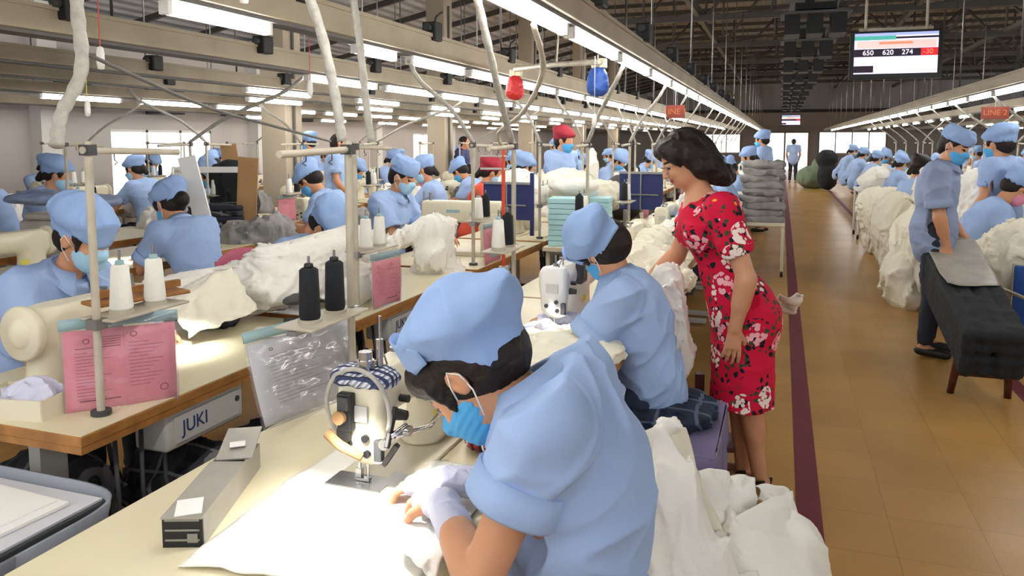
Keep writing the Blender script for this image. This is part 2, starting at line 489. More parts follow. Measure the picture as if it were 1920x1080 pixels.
        for i in range(8):
            for j in range(i + 1, 8):
                if sum(abs(cor[i][q] - cor[j][q]) for q in range(3)) != 1: continue
                a, b = vals[:, i], vals[:, j]; mk = (a < 0) != (b < 0)
                t = np.where(mk, a / np.where(mk, a - b, 1), 0)
                ci, cj = np.array(cor[i]), np.array(cor[j])
                acc += mk[:, None] * (ci + t[:, None] * (cj - ci)); w += mk
        vs = lo + (cells + acc / w[:, None]) * s.vx
        fs = []
        for axn in range(3):
            b, c = [(1, 2), (2, 0), (0, 1)][axn]
            sl0 = [slice(None)] * 3; sl1 = [slice(None)] * 3; sl0[axn] = slice(0, -1); sl1[axn] = slice(1, None)
            A, B = ins[tuple(sl0)], ins[tuple(sl1)]
            e = np.argwhere(A != B)
            ok = (e[:, b] > 0) & (e[:, c] > 0) & (e[:, b] < n[b] - 1) & (e[:, c] < n[c] - 1); e = e[ok]
            fl = A[e[:, 0], e[:, 1], e[:, 2]]
            q = []
            for db, dc in ((-1, -1), (0, -1), (0, 0), (-1, 0)):
                g = e.copy(); g[:, b] += db; g[:, c] += dc; q.append(vid[g[:, 0], g[:, 1], g[:, 2]])
            q = np.stack(q, 1); q[~fl] = q[~fl][:, ::-1]; fs.append(q)
        return vs, np.concatenate(fs)
    def build(s, name, mats, parent=None, origin=(0, 0, 0), matfn=None, loc=None, relax=0):
        vs, fs = s.mesh()
        if relax:
            E = np.concatenate([fs[:, [0, 1]], fs[:, [1, 2]], fs[:, [2, 3]], fs[:, [3, 0]]])
            for _ in range(relax):
                a = np.zeros_like(vs); c = np.zeros(len(vs))
                np.add.at(a, E[:, 0], vs[E[:, 1]]); np.add.at(c, E[:, 0], 1)
                vs = vs * .5 + .5 * a / np.maximum(c, 1)[:, None]
        me = bpy.data.meshes.new(name)
        me.vertices.add(len(vs)); me.vertices.foreach_set('co', (vs - np.array(origin)).astype(np.float32).ravel())
        me.loops.add(len(fs) * 4); me.loops.foreach_set('vertex_index', fs.ravel().astype(np.int32))
        me.polygons.add(len(fs)); me.polygons.foreach_set('loop_start', np.arange(0, len(fs) * 4, 4, dtype=np.int32))
        me.polygons.foreach_set('loop_total', np.full(len(fs), 4, np.int32))
        for x in (mats if isinstance(mats, (list, tuple)) else [mats]): me.materials.append(M[x])
        if matfn is not None:
            cen = vs[fs].mean(1); me.polygons.foreach_set('material_index', matfn(cen).astype(np.int32))
        me.polygons.foreach_set('use_smooth', np.ones(len(fs), bool))
        me.update(calc_edges=True); me.validate()
        o = bpy.data.objects.new(name, me); C.objects.link(o)
        if parent is not None: o.parent = parent
        if loc is not None: o.location = loc
        return o
# ---------------------------------------------------------------- people
def pose(base, ang, scale=1.0, **j):
    f = V((math.cos(ang), math.sin(ang), 0)); l = V((-math.sin(ang), math.cos(ang), 0)); out = {'f': f, 'l': l}
    b = V(base)
    for k, q in j.items():
        if isinstance(q, (int, float)): out[k] = q; continue
        p = f * q[0] + l * q[1] + V((0, 0, q[2]))
        out[k] = p.normalized() if k in ('hf', 'hu', 'hdL', 'hdR', 'pnL', 'pnR', 'cf', 'cu') else b + p * scale
    return out
def hand_sdf(s, w, d, n, side, curl=.5, sc=1.0, spread=0.0):
    """palm, four unequal fingers and a thumb; d = pointing direction, n = palm side, thumb towards d x n * side"""
    d = V(d).normalized(); n = (V(n) - d * V(n).dot(d)).normalized(); t = d.cross(n) * side
    for o_ in (-.022, -.008, .008, .022):
        s.cap(w + t * o_ * .55 * sc, w + d * .080 * sc + t * o_ * 1.15 * sc, .0135 * sc, .0115 * sc, k=.012)
    for i, (o_, ln) in enumerate(((.029, .070), (.010, .080), (-.010, .074), (-.028, .058))):
        p = w + d * .084 * sc + t * o_ * sc
        dd = (d + t * o_ * (4 + spread * 10)).normalized(); a = 0.0
        c_ = curl * (1 + .12 * i)
        for seg, (fr, bend) in enumerate(((.42, .5), (.33, .75), (.25, .55))):
            a += c_ * bend
            q = p + (dd * math.cos(a) + n * math.sin(a)) * ln * fr * sc
            s.cap(p, q, (.0092 - .0008 * seg) * sc, (.0086 - .001 * seg) * sc, k=.003)
            p = q
    p = w + d * .022 * sc + t * .022 * sc
    q = p + (d * .62 + t * .62 + n * .35).normalized() * .040 * sc
    s.cap(p, q, .0135 * sc, .0105 * sc, k=.008)
    s.cap(q, q + (d * .85 + t * .25 + n * .45 * (1 + curl)).normalized() * .034 * sc, .0105 * sc, .0085 * sc, k=.003)
def frame_head(J):
    hf = J['hf'].normalized(); hu = (J['hu'] - hf * J['hu'].dot(hf)).normalized(); hl = hu.cross(hf)
    return J['head'], hf, hu, hl
def person(name, label, J, vox=.006, skin='skin', shirt='shirt', bottom='trouser', cap='mob', mask='mask_blue', hair='nape', gloves=True, sleeve=.38,
           group=None, female=True, seated=True, smile=False, dress=False, cap_mat='cap_blue', girth=1.0, fine=True, cat='person', wr=1.0, extra_hair=None):
    base = V((J['pelvis'].x, J['pelvis'].y, 0))
    root = empty(name, label, cat, base, 0, group)
    org = tuple(base)
    hc, hf, hu, hl = frame_head(J)
    H = lambda f, l, u: hc + hf * f + hl * l + hu * u
    sl = (J['shL'] - J['shR']).normalized()
    spine = (J['neck'] - J['pelvis']).normalized()
    tf = sl.cross(spine).normalized()          # chest forward
    g = girth
    # ---- body (skin)
    s = SDF(vox)
    s.ell(H(-.012, 0, .022), (.094, .076, .088), (hf, hl, hu))
    s.ell(H(.028, 0, -.035), (.062, .060, .078), (hf, hl, hu), k=.03)
    s.ell(H(.050, 0, -.088), (.034, .036, .026), (hf, hl, hu), k=.03)
    if fine:
        s.ell(H(.030, .040, -.070), (.040, .018, .030), (hf, hl, hu), k=.02); s.ell(H(.030, -.040, -.070), (.040, .018, .030), (hf, hl, hu), k=.02)
        for q in (1, -1):
            s.ell(H(.060, .034 * q, -.036), (.026, .022, .020), (hf, hl, hu), k=.015)
            s.ell(H(.090, .031 * q, -.004), (.014, .017, .011), (hf, hl, hu), k=.010, op='-')
            s.ell(H(.074, .030 * q, -.004), (.013, .014, .011), (hf, hl, hu), k=.004)
            s.ell(H(-.004, .080 * q, -.012), (.019, .010, .031), (hf, hl + hf * .3 * q, hu), k=.006)
            s.ell(H(.002, .088 * q, -.008), (.008, .006, .016), (hf, hl, hu), k=.004, op='-')
        s.cap(H(.083, 0, .004), H(.103, 0, -.032), .0085, .0125, k=.012)
        s.ell(H(.094, .011, -.036), (.009, .007, .007), k=.006); s.ell(H(.094, -.011, -.036), (.009, .007, .007), k=.006)
        s.cap(H(.082, -.018, -.064), H(.086, 0, -.061), .006, .008, k=.006); s.cap(H(.082, .018, -.064), H(.086, 0, -.061), .006, .008, k=.006)
        s.cap(H(.080, -.016, -.072), H(.084, 0, -.073), .006, .008, k=.006); s.cap(H(.080, .016, -.072), H(.084, 0, -.073), .006, .008, k=.006)
    else:
        s.cap(H(.085, 0, .0), H(.100, 0, -.032), .010, .013, k=.012)
        for q in (1, -1): s.ell(H(-.002, .080 * q, -.012), (.019, .010, .03), (hf, hl, hu), k=.006)
    s.cap(J['neck'] - spine * .04, hc - hu * .055 - hf * .022, .056 * g ** .5, .050, k=.03)
    s.cap(J['neck'] - spine * .06, J['shL'], .04, .036, k=.02); s.cap(J['neck'] - spine * .06, J['shR'], .04, .036, k=.02)
    s.cap(J['pelvis'], J['chest'], .115 * g, .125 * g, k=.05, n=tf, sq=.72)
    s.ell(J['chest'], (.10 * g, .145 * g, .16), (tf, sl, spine), k=.05)
    for q in 'LR':
        s.cap(J['sh' + q], J['el' + q], .045 * wr, .037 * wr, k=.03); s.cap(J['el' + q], J['wr' + q], .038 * wr, .0255 * wr ** .5, k=.012)
        el, wq = J['el' + q], J['wr' + q]; s.cap(el.lerp(wq, .12), el.lerp(wq, .5), .0395 * wr, .033 * wr, k=.02)
        if fine or not gloves:
            hand_sdf(s, J['wr' + q], J['hd' + q], J['pn' + q], 1 if q == 'L' else -1, J.get('curl', .55), J.get('hs', 1.0))
        else: hand_sdf(s, J['wr' + q], J['hd' + q], J['pn' + q], 1 if q == 'L' else -1, .5, 1.15)
        if 'kn' + q in J:
            s.cap(J['hip' + q], J['kn' + q], .072 * g, .050, k=.04); s.cap(J['kn' + q], J['an' + q], .050, .032, k=.02)
            kn, an = J['kn' + q], J['an' + q]; s.cap(kn.lerp(an, .15) - J['f'] * .014, kn.lerp(an, .5) - J['f'] * .012, .046, .040, k=.02)
            s.cap(J['an' + q] + V((0, 0, -.03)) - J['f'] * .02, J['to' + q], .030, .024, k=.02)
    eyes = [np.array(H(.082, .031 * q, -.004)) for q in (1, -1)]
    lipc = np.array(H(.090, 0, -.067)); hu_n, hl_n, hf_n = np.array(hu), np.array(hl), np.array(hf)
    def bm_(Pn):
        idx = np.zeros(len(Pn))
        if fine:
            dl = Pn - lipc
            up_ = dl @ hu_n + (-.18 if smile else 0) * np.abs(dl @ hl_n)
            idx[(np.abs(up_) < .009) & (np.abs(dl @ hl_n) < .024) & (dl @ hf_n > -.022) & ((dl ** 2).sum(1) < .0012)] = 1
            for e in eyes:
                d = Pn - e; a, b = d @ hu_n, d @ hl_n
                idx[(np.abs(a) < .006) & (np.abs(b) < .014) & (d @ hf_n > -.02) & ((d ** 2).sum(1) < .0008)] = 2
                idx[(np.abs(a - .024 + 6 * b * b) < .0045) & (np.abs(b) < .020) & (d @ hf_n > -.03) & ((d ** 2).sum(1) < .0014)] = 2
        return idx
    s.build('body', [skin, 'lips', 'eye_dark'], root, org, bm_)
    # ---- shirt or dress
    wrk = J.get('wrinkle', .013)
    sh = SDF(vox * 1.15)
    if not dress:
        sh.cap(J['pelvis'] - spine * .02, J['chest'], .158 * g, .150 * g, k=.05, n=tf, sq=.78)
        sh.ell(J['chest'] - tf * .012, (.122 * g, .175 * g, .185), (tf, sl, spine), k=.06)
        sh.ell(J['pelvis'] + spine * .03, (.135 * g, .172 * g, .13), (tf, sl, spine), k=.05)
        if female: sh.ell(J['chest'] + tf * .055 + spine * .0, (.075, .12, .075), (tf, sl, spine), k=.05)
        sh.cap(J['shL'], J['shR'], .063 * g, k=.05)
        if not seated or J['pelvis'].z > .7: sh.cap(J['pelvis'] + V((0, 0, .02)), J['pelvis'] - V((0, 0, .085)), .158 * g, .166 * g, k=.05, n=J['f'], sq=.80)
        sh.cap(J['neck'] - spine * .045, J['shL'].lerp(J['neck'], .3), .058, .05, k=.04); sh.cap(J['neck'] - spine * .045, J['shR'].lerp(J['neck'], .3), .058, .05, k=.04)
        sh.ell(J['neck'] - spine * .045, (.078, .085, .05), (tf, sl, spine), k=.04)
    else:
        sh.cap(J['waist'], J['chest'], .118, .135, k=.05, n=tf, sq=.82)
        sh.ell(J['chest'], (.112, .158, .15), (tf, sl, spine), k=.05)
        for q in (1, -1): sh.ell(J['chest'] + tf * .075 + sl * .07 * q - spine * .01, (.062, .066, .066), (tf, sl, spine), k=.03)
        sh.cap(J['shL'], J['shR'], .058, k=.05)
        sh.ell(J['pelvis'], (.125, .165, .16), (tf, sl, V((0, 0, 1))), k=.08)
        sh.cap(J['pelvis'] - V((0, 0, .05)), J['hemc'] - V((0, 0, .06)), .165, .168, k=.08, n=J['f'], sq=.80)
    for q in 'LR':
        e = J['sh' + q].lerp(J['el' + q], sleeve); d = (J['el' + q] - J['sh' + q]).normalized()
        sh.cap(J['sh' + q], e + d * .05, .062 * wr + (.006 if female else .004), .061 * wr + .006, k=.045)
    # sleeve openings
    for q in 'LR':
        e = J['sh' + q].lerp(J['el' + q], sleeve); d = (J['el' + q] - J['sh' + q]).normalized()
        sh.cap(e + d * .172, e + d * .25, .097, .095, k=.004, op='-')
        sh.cap(e + d * .035, e + d * .2, .046 * wr + .006, .054 * wr + .008, k=.006, op='-')
    if dress:
        sh.cut(J['hemc'], (0, 0, -1))
        sh.cut(J['neck'] + spine * .0 + tf * .02, (spine + tf * .55).normalized())
        sh.ell(J['neck'] + tf * .05, (.075, .07, .06), (tf, sl, spine), k=.006, op='-')
    else:
        sh.cut(J['neck'] + spine * .0, (spine + tf * .35).normalized())
    sp_n, tf_n = np.array(spine), np.array(tf)
    ss_ = np.array(sl)
    def fold(Pn):
        a = np.stack([Pn @ sp_n * 9.0, Pn @ ss_ * 6, Pn @ tf_n * 6], -1)
        wv = vnoise(a * .6 + 11, 3)
        r = ridges(a + wv[..., None] * 1.6, 5) ** 3
        r2 = ridges(np.stack([Pn @ (sp_n + ss_ * .7) * 14, Pn @ ss_ * 5, Pn @ tf_n * 7], -1) + wv[..., None] * 2, 9) ** 4
        return (-(r - .12) * wrk - (r2 - .08) * wrk * .6)
    if vox < .02: sh.fold(fold)
    o = sh.build('dress' if dress else 'shirt', 'floral' if dress else shirt, root, org)
    if fine and not dress:
        # turned cuffs
        for q in 'LR':
            e = J['sh' + q].lerp(J['el' + q], sleeve); d = (J['el' + q] - J['sh' + q]).normalized(); r = .061 * wr + .017
            mb = MB(); u, v = basis(d); n = 28
            prof = [(r - .004, .052), (r + .004, .050), (r + .007, .104), (r + .003, .110), (r - .008, .108), (r - .008, .054)]
            vs = []
            for rr, z in prof:
                for k_ in range(n):
                    a = 2 * PI * k_ / n; q2 = rr + .0018 * math.sin(5 * a + 1)
                    vs.append(e + d * z + (u * math.cos(a) + v * math.sin(a)) * q2 - base)
            np_ = len(prof)
            mb.add(vs, [(j * n + i, j * n + (i + 1) % n, ((j + 1) % np_) * n + (i + 1) % n, ((j + 1) % np_) * n + i) for j in range(np_) for i in range(n)], 0, True)
            mb.build('cuff', shirt, o)
        # shirt collar: stands up at the neck and folds down to two points in front
        mb = MB(); ax = (spine * .65 + (hc - J['neck']).normalized() * .35).normalized()
        fr = (tf - ax * tf.dot(ax)).normalized(); lf = ax.cross(fr)
        c0 = J['neck'] - spine * .018 - tf * .004
        def ring(a, r, h): return c0 + (fr * math.cos(a) * 1.0 + lf * math.sin(a) * 1.04) * r + ax * h - base
        n = 40; rows = []
        for k_ in range(n + 1):
            a = .32 + (2 * PI - .64) * k_ / n; pt = math.exp(-((min(a, 2 * PI - a) - .32) / .45) ** 2)
            rows.append([ring(a, .063, -.01), ring(a, .061, .040), ring(a, .066, .045), ring(a, .100 + .030 * pt, -.006 - .02 * pt), ring(a, .097 + .030 * pt, -.010 - .02 * pt), ring(a, .068, .036)])
        vs = [p for r_ in rows for p in r_]
        fs = [(i * 6 + j, i * 6 + (j + 1) % 6, (i + 1) * 6 + (j + 1) % 6, (i + 1) * 6 + j) for i in range(n) for j in range(6)] + [tuple(range(6)), tuple(range(n * 6, n * 6 + 6))]
        mb.add(vs, fs, 0, True).build('collar', shirt, o)
    # ---- trousers / legs
    if not dress and 'knL' in J:
        t = SDF(vox * 1.5)
        t.ell(J['pelvis'], (.125 * g, .165 * g, .12), (tf, sl, spine), k=.05)
        for q in 'LR':
            t.cap(J['hip' + q], J['kn' + q], .088 * g, .066, k=.05); t.cap(J['kn' + q], J['an' + q], .066, .05, k=.03)
            t.ell(J['an' + q] - V((0, 0, .02)), (.062, .062, .035), op='-', k=.01)
        if vox < .02: t.fold(lambda Pn: -.008 * (ridges(Pn * np.array([9, 9, 14]), 21) ** 3 - .3))
        t.build('trousers', bottom, root, org)
        for q in 'LR':
            fo = SDF(vox * 1.2); a, b_ = J['an' + q] + V((0, 0, -.045)) - J['f'] * .03, J['to' + q]
            fo.cap(a, b_, .036, .032, k=.02); fo.cut(V((0, 0, .004)), (0, 0, -1)); fo.cut(a + V((0, 0, .022)) , (-J['f'] * .2 + V((0, 0, 1))))
            fo.build('shoe', 'black', root, org)
    # ---- hair
    if hair:
        h = SDF(vox)
        if hair == 'wavy':
            h.ell(H(-.020, 0, .032), (.106, .088, .094), (hf, hl, hu), k=.03)
            for f_, l_, u_, r_ in ((-.070, 0, -.03, .078), (-.075, .040, -.08, .052), (-.075, -.040, -.08, .052), (-.03, .072, .0, .042), (-.03, -.072, .0, .042),
                                   (-.045, .068, -.065, .040), (-.045, -.068, -.065, .040), (-.100, .0, -.115, .050), (-.105, .05, -.145, .036), (-.105, -.05, -.14, .036), (-.13, .0, -.16, .034),
                                   (.048, .045, .068, .032), (.058, -.02, .070, .030), (.030, .070, .035, .030), (.030, -.070, .035, .030)):
                h.ell(H(f_, l_, u_), (r_, r_, r_ * 1.15), (hf, hl, hu), k=.04)
            h.ell(H(.108, 0, -.035), (.085, .068, .100), (hf, hl, hu), k=.012, op='-')
            h.ell(H(.02, 0, -.11), (.06, .05, .05), (hf, hl, hu), k=.02, op='-')
            hn, ln_ = np.array(hu), np.array(hl)
            h.fold(lambda Pn: -.011 * (ridges(np.stack([Pn @ hn * 16, Pn @ ln_ * 26, Pn @ hf_n * 26], -1) + 1.5 * vnoise(Pn * 14, 2)[..., None], 4) ** 2 - .4))
        else:
            h.ell(H(-.020, 0, .022), (.098, .084, .092), (hf, hl, hu), k=.02)
            h.ell(H(-.055, 0, -.035), (.055, .068, .062), (hf, hl, hu), k=.03)
            if hair == 'nape': h.ell(H(-.085, 0, -.03), (.048, .06, .055), (hf, hl, hu), k=.03)
            if 'cap_up' in J: h.ell(H(-.045, 0, .0), (.092, .088, .092), (hf, hl, hu), k=.03); h.ell(H(.045, 0, .055), (.045, .070, .045), (hf, hl, hu), k=.03)
            if hair == 'bun': h.ell(H(-.118, 0, -.03), (.052, .05, .055), (hf, hl, hu), k=.02)
            if hair == 'pony':
                h.cap(H(-.105, 0, .0), H(-.130, 0, -.10), .034, .03, k=.02)
            for q in (1, -1): h.cap(H(.040, .074 * q, .02), H(.046, .066 * q, -.035), .012, .005, k=.015) if female else None
            h.ell(H(.100, 0, -.050), (.090, .075, .098), (hf, hl, hu), k=.012, op='-')
            for q in (1, -1): h.ell(H(.004, .100 * q, -.022), (.030, .032, .038), (hf, hl, hu), k=.010, op='-')
            if fine: h.fold(lambda Pn: -.004 * (ridges(Pn * 60 + 2 * vnoise(Pn * 20, 1)[..., None], 6) - .5))
        h.build('hair', 'hair', root, org)
    # ---- cap
    hf0, hu0, hl0, hl_n0, hc0 = hf, hu, hl, hl_n, hc
    if 'cf' in J:
        hf = J['cf']; hu = (J['cu'] - hf * J['cu'].dot(hf)).normalized(); hl = hu.cross(hf); hl_n = np.array(hl)
        hc = hc + hu * J.get('cap_up', 0.0)
        H = lambda f, l, u: hc + hf * f + hl * l + hu * u
    if cap:
        c = SDF(vox)
        if cap == 'mob':
            c.ell(H(-.030, 0, .074), (.132, .112, .054), (hf - hu * .05, hl, hu), k=.03)
            c.ell(H(-.055, 0, .078), (.115, .110, .056), (hf, hl, hu + hf * .2), k=.03)
            c.cap(H(-.045, 0, .03), H(-.04, 0, .060), .100, .104, k=.02, n=hl, sq=.88)
            c.ell(H(-.018, 0, -.035), (.105, .095, .075), (hf, hl, hu), k=.01, op='-')
            c.ell(H(.12, 0, -.0), (.06, .12, .07), (hf, hl, hu), k=.01, op='-')
        elif cap == 'round':
            c.ell(H(-.012, 0, .070), (.112, .095, .072), (hf, hl, hu), k=.02); c.cap(H(-.008, 0, .035), H(-.010, 0, .105), .100, .096, k=.02, n=hl, sq=.86)
            c.cut(H(0, 0, .030), -hu); c.cut(H(0, 0, .13), hu, .02)
        hun, hfn = np.array(hu), np.array(hf)
        c.fold(lambda Pn: -.010 * (ridges(np.stack([Pn @ hfn * 11, Pn @ hl_n * 9, Pn @ hun * 12], -1) + 1.2 * vnoise(Pn * 12, 8)[..., None], 12) ** 3 - .3))
        co = c.build('cap', cap_mat, root, org)
        if fine and cap == 'mob':
            mb = MB()
            def flap(u, v):
                a = (u - .5) * 2.5; up = .105 * v * (1.05 - .75 * (abs(a) / 1.25) ** 1.4)
                r = .102 + .012 * v
                return H(math.cos(a) * (r + .012) - .014, math.sin(a) * r * .95, .034 - .040 * max(0, math.cos(a)) ** 2 + up) - base
            mb.grid(flap, 24, 6, 0, .003).build('brim', cap_mat, co)
        elif fine and cap == 'round':
            mb = MB()
            mb.grid(lambda u, v: H(math.cos(2 * PI * u) * (.104 + .002 * math.sin(v * PI)) - .009, math.sin(2 * PI * u) * .0915, .028 + .034 * v) - base, 40, 3, 0, .002).build('band', cap_mat, co)
    hf, hu, hl, hl_n, hc = hf0, hu0, hl0, hl_n0, hc0
    H = lambda f, l, u: hc + hf * f + hl * l + hu * u
    # ---- mask
    if mask:
        k = SDF(min(vox, .008))
        k.ell(H(.038, 0, -.052), (.066, .067, .064), (hf, hl, hu), k=.02)
        k.cap(H(.088, 0, -.022), H(.104, 0, -.034), .012, .017, k=.03)
        k.ell(H(.060, 0, -.088), (.036, .044, .034), (hf, hl, hu), k=.03)
        k.cut(H(.050, 0, 0), (-hf).normalized() * .999 + hu * .001) if False else k.cut(H(.016, 0, 0), -hf)
        k.cut(H(.085, 0, -.014), hu - hf * .35)
        if fine: k.fold(lambda Pn: -.0014 * np.sin((Pn @ hu_n) * 420))
        ko = k.build('face_mask', mask, root, org)
        if fine:
            for q in (1, -1):
                mb = MB()
                mb.tube([H(.030, .066 * q, -.030) - base, H(.012, .081 * q, -.008) - base, H(-.010, .090 * q, .012) - base, H(-.022, .090 * q, -.010) - base, H(-.012, .084 * q, -.045) - base, H(.020, .069 * q, -.085) - base], .0016, 6)
                mb.build('ear_loop', 'paper', ko)
    # ---- gloves: cotton sleeves over wrist and palm with the fingers bare
    if gloves and fine:
        for q in 'LR':
            gl = SDF(vox * .9); wq, d = J['wr' + q], J['hd' + q]; fa = (J['el' + q] - wq).normalized()
            n = (J['pn' + q] - d * J['pn' + q].dot(d)).normalized(); t = d.cross(n)
            gl.cap(wq + fa * .075, wq, .034 * wr, .0305, k=.02)
            for o_ in (-.02, 0, .02): gl.cap(wq + t * o_ * .6, wq + d * .072 + t * o_ * 1.2, .0205, .0185, k=.015)
            gl.fold(lambda Pn: -.004 * (ridges(Pn * 45, 17) ** 2 - .3))
            gl.build('glove', 'glove', root, org)
    return root

def seated(base, ang, **over):
    """sewing pose in (forward, left, up) metres from the spot on the floor under the pelvis"""
    q = dict(pelvis=(0, 0, .58), chest=(.20, 0, .90), neck=(.32, 0, 1.08), head=(.44, 0, 1.18), hf=(.70, 0, -.72), hu=(.72, 0, .70),
             shL=(.26, .165, 1.01), shR=(.26, -.165, 1.01), elL=(.34, .235, .77), elR=(.34, -.235, .77), wrL=(.55, .12, .815), wrR=(.55, -.12, .815),
             hdL=(.8, -.3, -.18), hdR=(.8, .3, -.18), pnL=(0, 0, -1), pnR=(0, 0, -1), hipL=(.02, .09, .54), hipR=(.02, -.09, .54),
             knL=(.42, .12, .52), knR=(.42, -.12, .52), anL=(.44, .12, .09), anR=(.44, -.12, .09), toL=(.58, .13, .035), toR=(.58, -.13, .035))
    q.update(over)
    return pose(base, ang, **q)
def standing(base, ang, scale=1.0, **over):
    q = dict(pelvis=(0, 0, .90), chest=(.01, 0, 1.20), neck=(.02, 0, 1.38), head=(.05, 0, 1.50), hf=(1, 0, -.25), hu=(.2, 0, 1),
             shL=(.0, .175, 1.32), shR=(.0, -.175, 1.32), elL=(.02, .23, 1.06), elR=(.02, -.23, 1.06), wrL=(.16, .20, .86), wrR=(.16, -.20, .86),
             hdL=(.5, -.1, -.9), hdR=(.5, .1, -.9), pnL=(0, -1, 0), pnR=(0, 1, 0), hipL=(0, .09, .86), hipR=(0, -.09, .86),
             knL=(.03, .09, .48), knR=(.01, -.09, .48), anL=(-.02, .10, .09), anR=(-.02, -.10, .09), toL=(.12, .11, .035), toR=(.12, -.11, .035))
    q.update(over)
    return pose(base, ang, scale, **q)
# ---------------------------------------------------------------- the hall
mat('window_glow', (250, 250, 255), .5, emit=1.5)
XL, XR, YN, YF = -11.0, 14.0, -4.0, 45.0
mb = MB(); mb.box(((XL + XR) / 2 - .12, (YN + YF) / 2, -.05), (XR - XL + 1.5, YF - YN + 1.5, .1))
struct(mb.build('floor', 'floor_tiles', loc=(.12, 0, 0)), 'ochre tiled factory floor', 'floor')
for i, (x0, x1, lb) in enumerate(((.105, .205, 'dark red line painted along the floor beside the lady in the red dress'), (1.41, 1.50, 'dark red line painted along the floor beside the black-covered bench'))):
    mb = MB(); mb.box(((x0 + x1) / 2, 22, .0012), (x1 - x0, 46, .0024))
    struct(mb.build('trim_%d' % (i + 1), 'stripe'), lb, 'floor line')
mb = MB(); mb.box((.66, 6.95, .0012), (.09, .16, .0024)); mb.box((.135, 5.55, .003), (.10, .03, .001), rz=.5)
# left wall with window
def wall_with_hole(name, axis, pos, a0, a1, z1, holes, m):
    mb = MB(); zs = sorted({0, z1} | {h[2] for h in holes} | {h[3] for h in holes}); as_ = sorted({a0, a1} | {h[0] for h in holes} | {h[1] for h in holes})
    for i in range(len(as_) - 1):
        for j in range(len(zs) - 1):
            ca, cz = (as_[i] + as_[i + 1]) / 2, (zs[j] + zs[j + 1]) / 2
            if any(h[0] < ca < h[1] and h[2] < cz < h[3] for h in holes): continue
            d = (as_[i + 1] - as_[i], zs[j + 1] - zs[j])
            if axis == 'x': mb.box((ca, pos, cz), (d[0], .2, d[1]))
            else: mb.box((pos, ca, cz), (.2, d[0], d[1]))
    return struct(mb.build(name, m), 'plain painted %s of the hall' % name.replace('_', ' '), 'wall')
wall_with_hole('wall_left', 'y', XL - .1, YN, YF, 3.7, [(10.35, 12.85, .55, 1.76), (22.0, 24.2, .9, 1.8)], 'wall_paint')
wall_with_hole('wall_back', 'x', YF + .1, XL, XR, 3.2, [(-1.05, 1.35, 0, 2.0), (1.9, 5.2, .9, 2.05), (-5.2, -2.2, .9, 1.95)], 'wall_paint')
mb = MB(); mb.box(((XL + XR) / 2, YF + .1, 4.55), (XR - XL, .16, 2.7)); struct(mb.build('wall_upper', 'wall_sheet'), 'grey ribbed metal sheet wall above the far door', 'wall')
mb = MB(); mb.box(((XL + XR) / 2, YF - .15, 3.2), (XR - XL, .22, .16)); struct(mb.build('trim_3', 'steel_dark'), 'dark steel beam across the far wall', 'beam')
mb = MB(); mb.box((XR + .1, (YN + YF) / 2, 2.2), (.2, YF - YN, 4.4)); struct(mb.build('wall_right', 'wall_paint'), 'right wall of the hall', 'wall')
for i, (y0, y1, z0, z1) in enumerate(((10.35, 12.85, .55, 1.76), (22.0, 24.2, .9, 1.8))):
    mb = MB(); n = 3
    for k in range(n + 1):
        mb.box((XL - .06, y0 + (y1 - y0) * k / n, (z0 + z1) / 2), (.08, .05, z1 - z0))
    mb.box((XL - .06, (y0 + y1) / 2, z0 + .02), (.10, y1 - y0, .05)); mb.box((XL - .06, (y0 + y1) / 2, z1 - .02), (.08, y1 - y0, .05))
    f = mb.build('window_%d' % (i + 1), 'frame_white'); struct(f, 'bright window in the left wall', 'window')
    g = MB(); g.box((XL - .12, (y0 + y1) / 2, (z0 + z1) / 2), (.01, y1 - y0, z1 - z0)); g.build('pane', 'window_glow', f)
for i, (x0, x1, z0, z1) in enumerate(((1.9, 5.2, .9, 2.05), (-5.2, -2.2, .9, 1.95))):
    mb = MB()
    for k in range(5): mb.box((x0 + (x1 - x0) * k / 4, YF + .03, (z0 + z1) / 2), (.06, .06, z1 - z0))
    mb.box(((x0 + x1) / 2, YF + .03, z0), (x1 - x0, .08, .06)); mb.box(((x0 + x1) / 2, YF + .03, z1), (x1 - x0, .08, .06))
    f = mb.build('window_%d' % (i + 3), 'frame_white'); struct(f, 'bright window in the far wall', 'window')
    g = MB(); g.box(((x0 + x1) / 2, YF + .1, (z0 + z1) / 2), (x1 - x0, .01, z1 - z0)); g.build('pane', 'window_glow', f)
mb = MB()
for x in (-1.08, 1.38, .15): mb.box((x, YF - .02, 1.0), (.09, .1, 2.05))
mb.box((.15, YF - .02, 2.05), (2.6, .1, .1))
f = struct(mb.build('door_1', 'column_paint'), 'bright open doorway in the far wall', 'door')
g = MB(); g.box((.15, YF + .16, 1.0), (2.4, .01, 2.0)); g.build('pane', 'window_glow', f)
# wall pilasters on the left wall
for i, y in enumerate((9.0, 14.2, 19.4, 24.6)):
    mb = MB(); mb.box((XL + .12, y, 1.85), (.24, .34, 3.7)); struct(mb.build('trim_%d' % (i + 4), 'frame_white'), 'pale pilaster on the left wall', 'pilaster')
# dark hanging ventilation boxes high on left wall
vent = None
for i, (y, z) in enumerate(((9.35, 2.65), (11.4, 2.35), (13.4, 2.38), (15.6, 2.32), (18.2, 2.4))):
    mb = MB(); mb.box((XL + .22, y, z), (.42, .55, .62), 0, .02); mb.box((XL + .18, y + .34, z), (.3, .12, .62), 1)
    tag(mb.build('ventilation_box', ['dark_grey', 'light_grey']), ['black ventilation box high on the left wall, nearest one', 'black ventilation box high above the bright left window', 'black ventilation box on the wall just before the first column', 'black ventilation box on the wall between the first two columns', 'black ventilation box on the wall behind the second column'][i], 'vent', 'black boxes on the left wall')
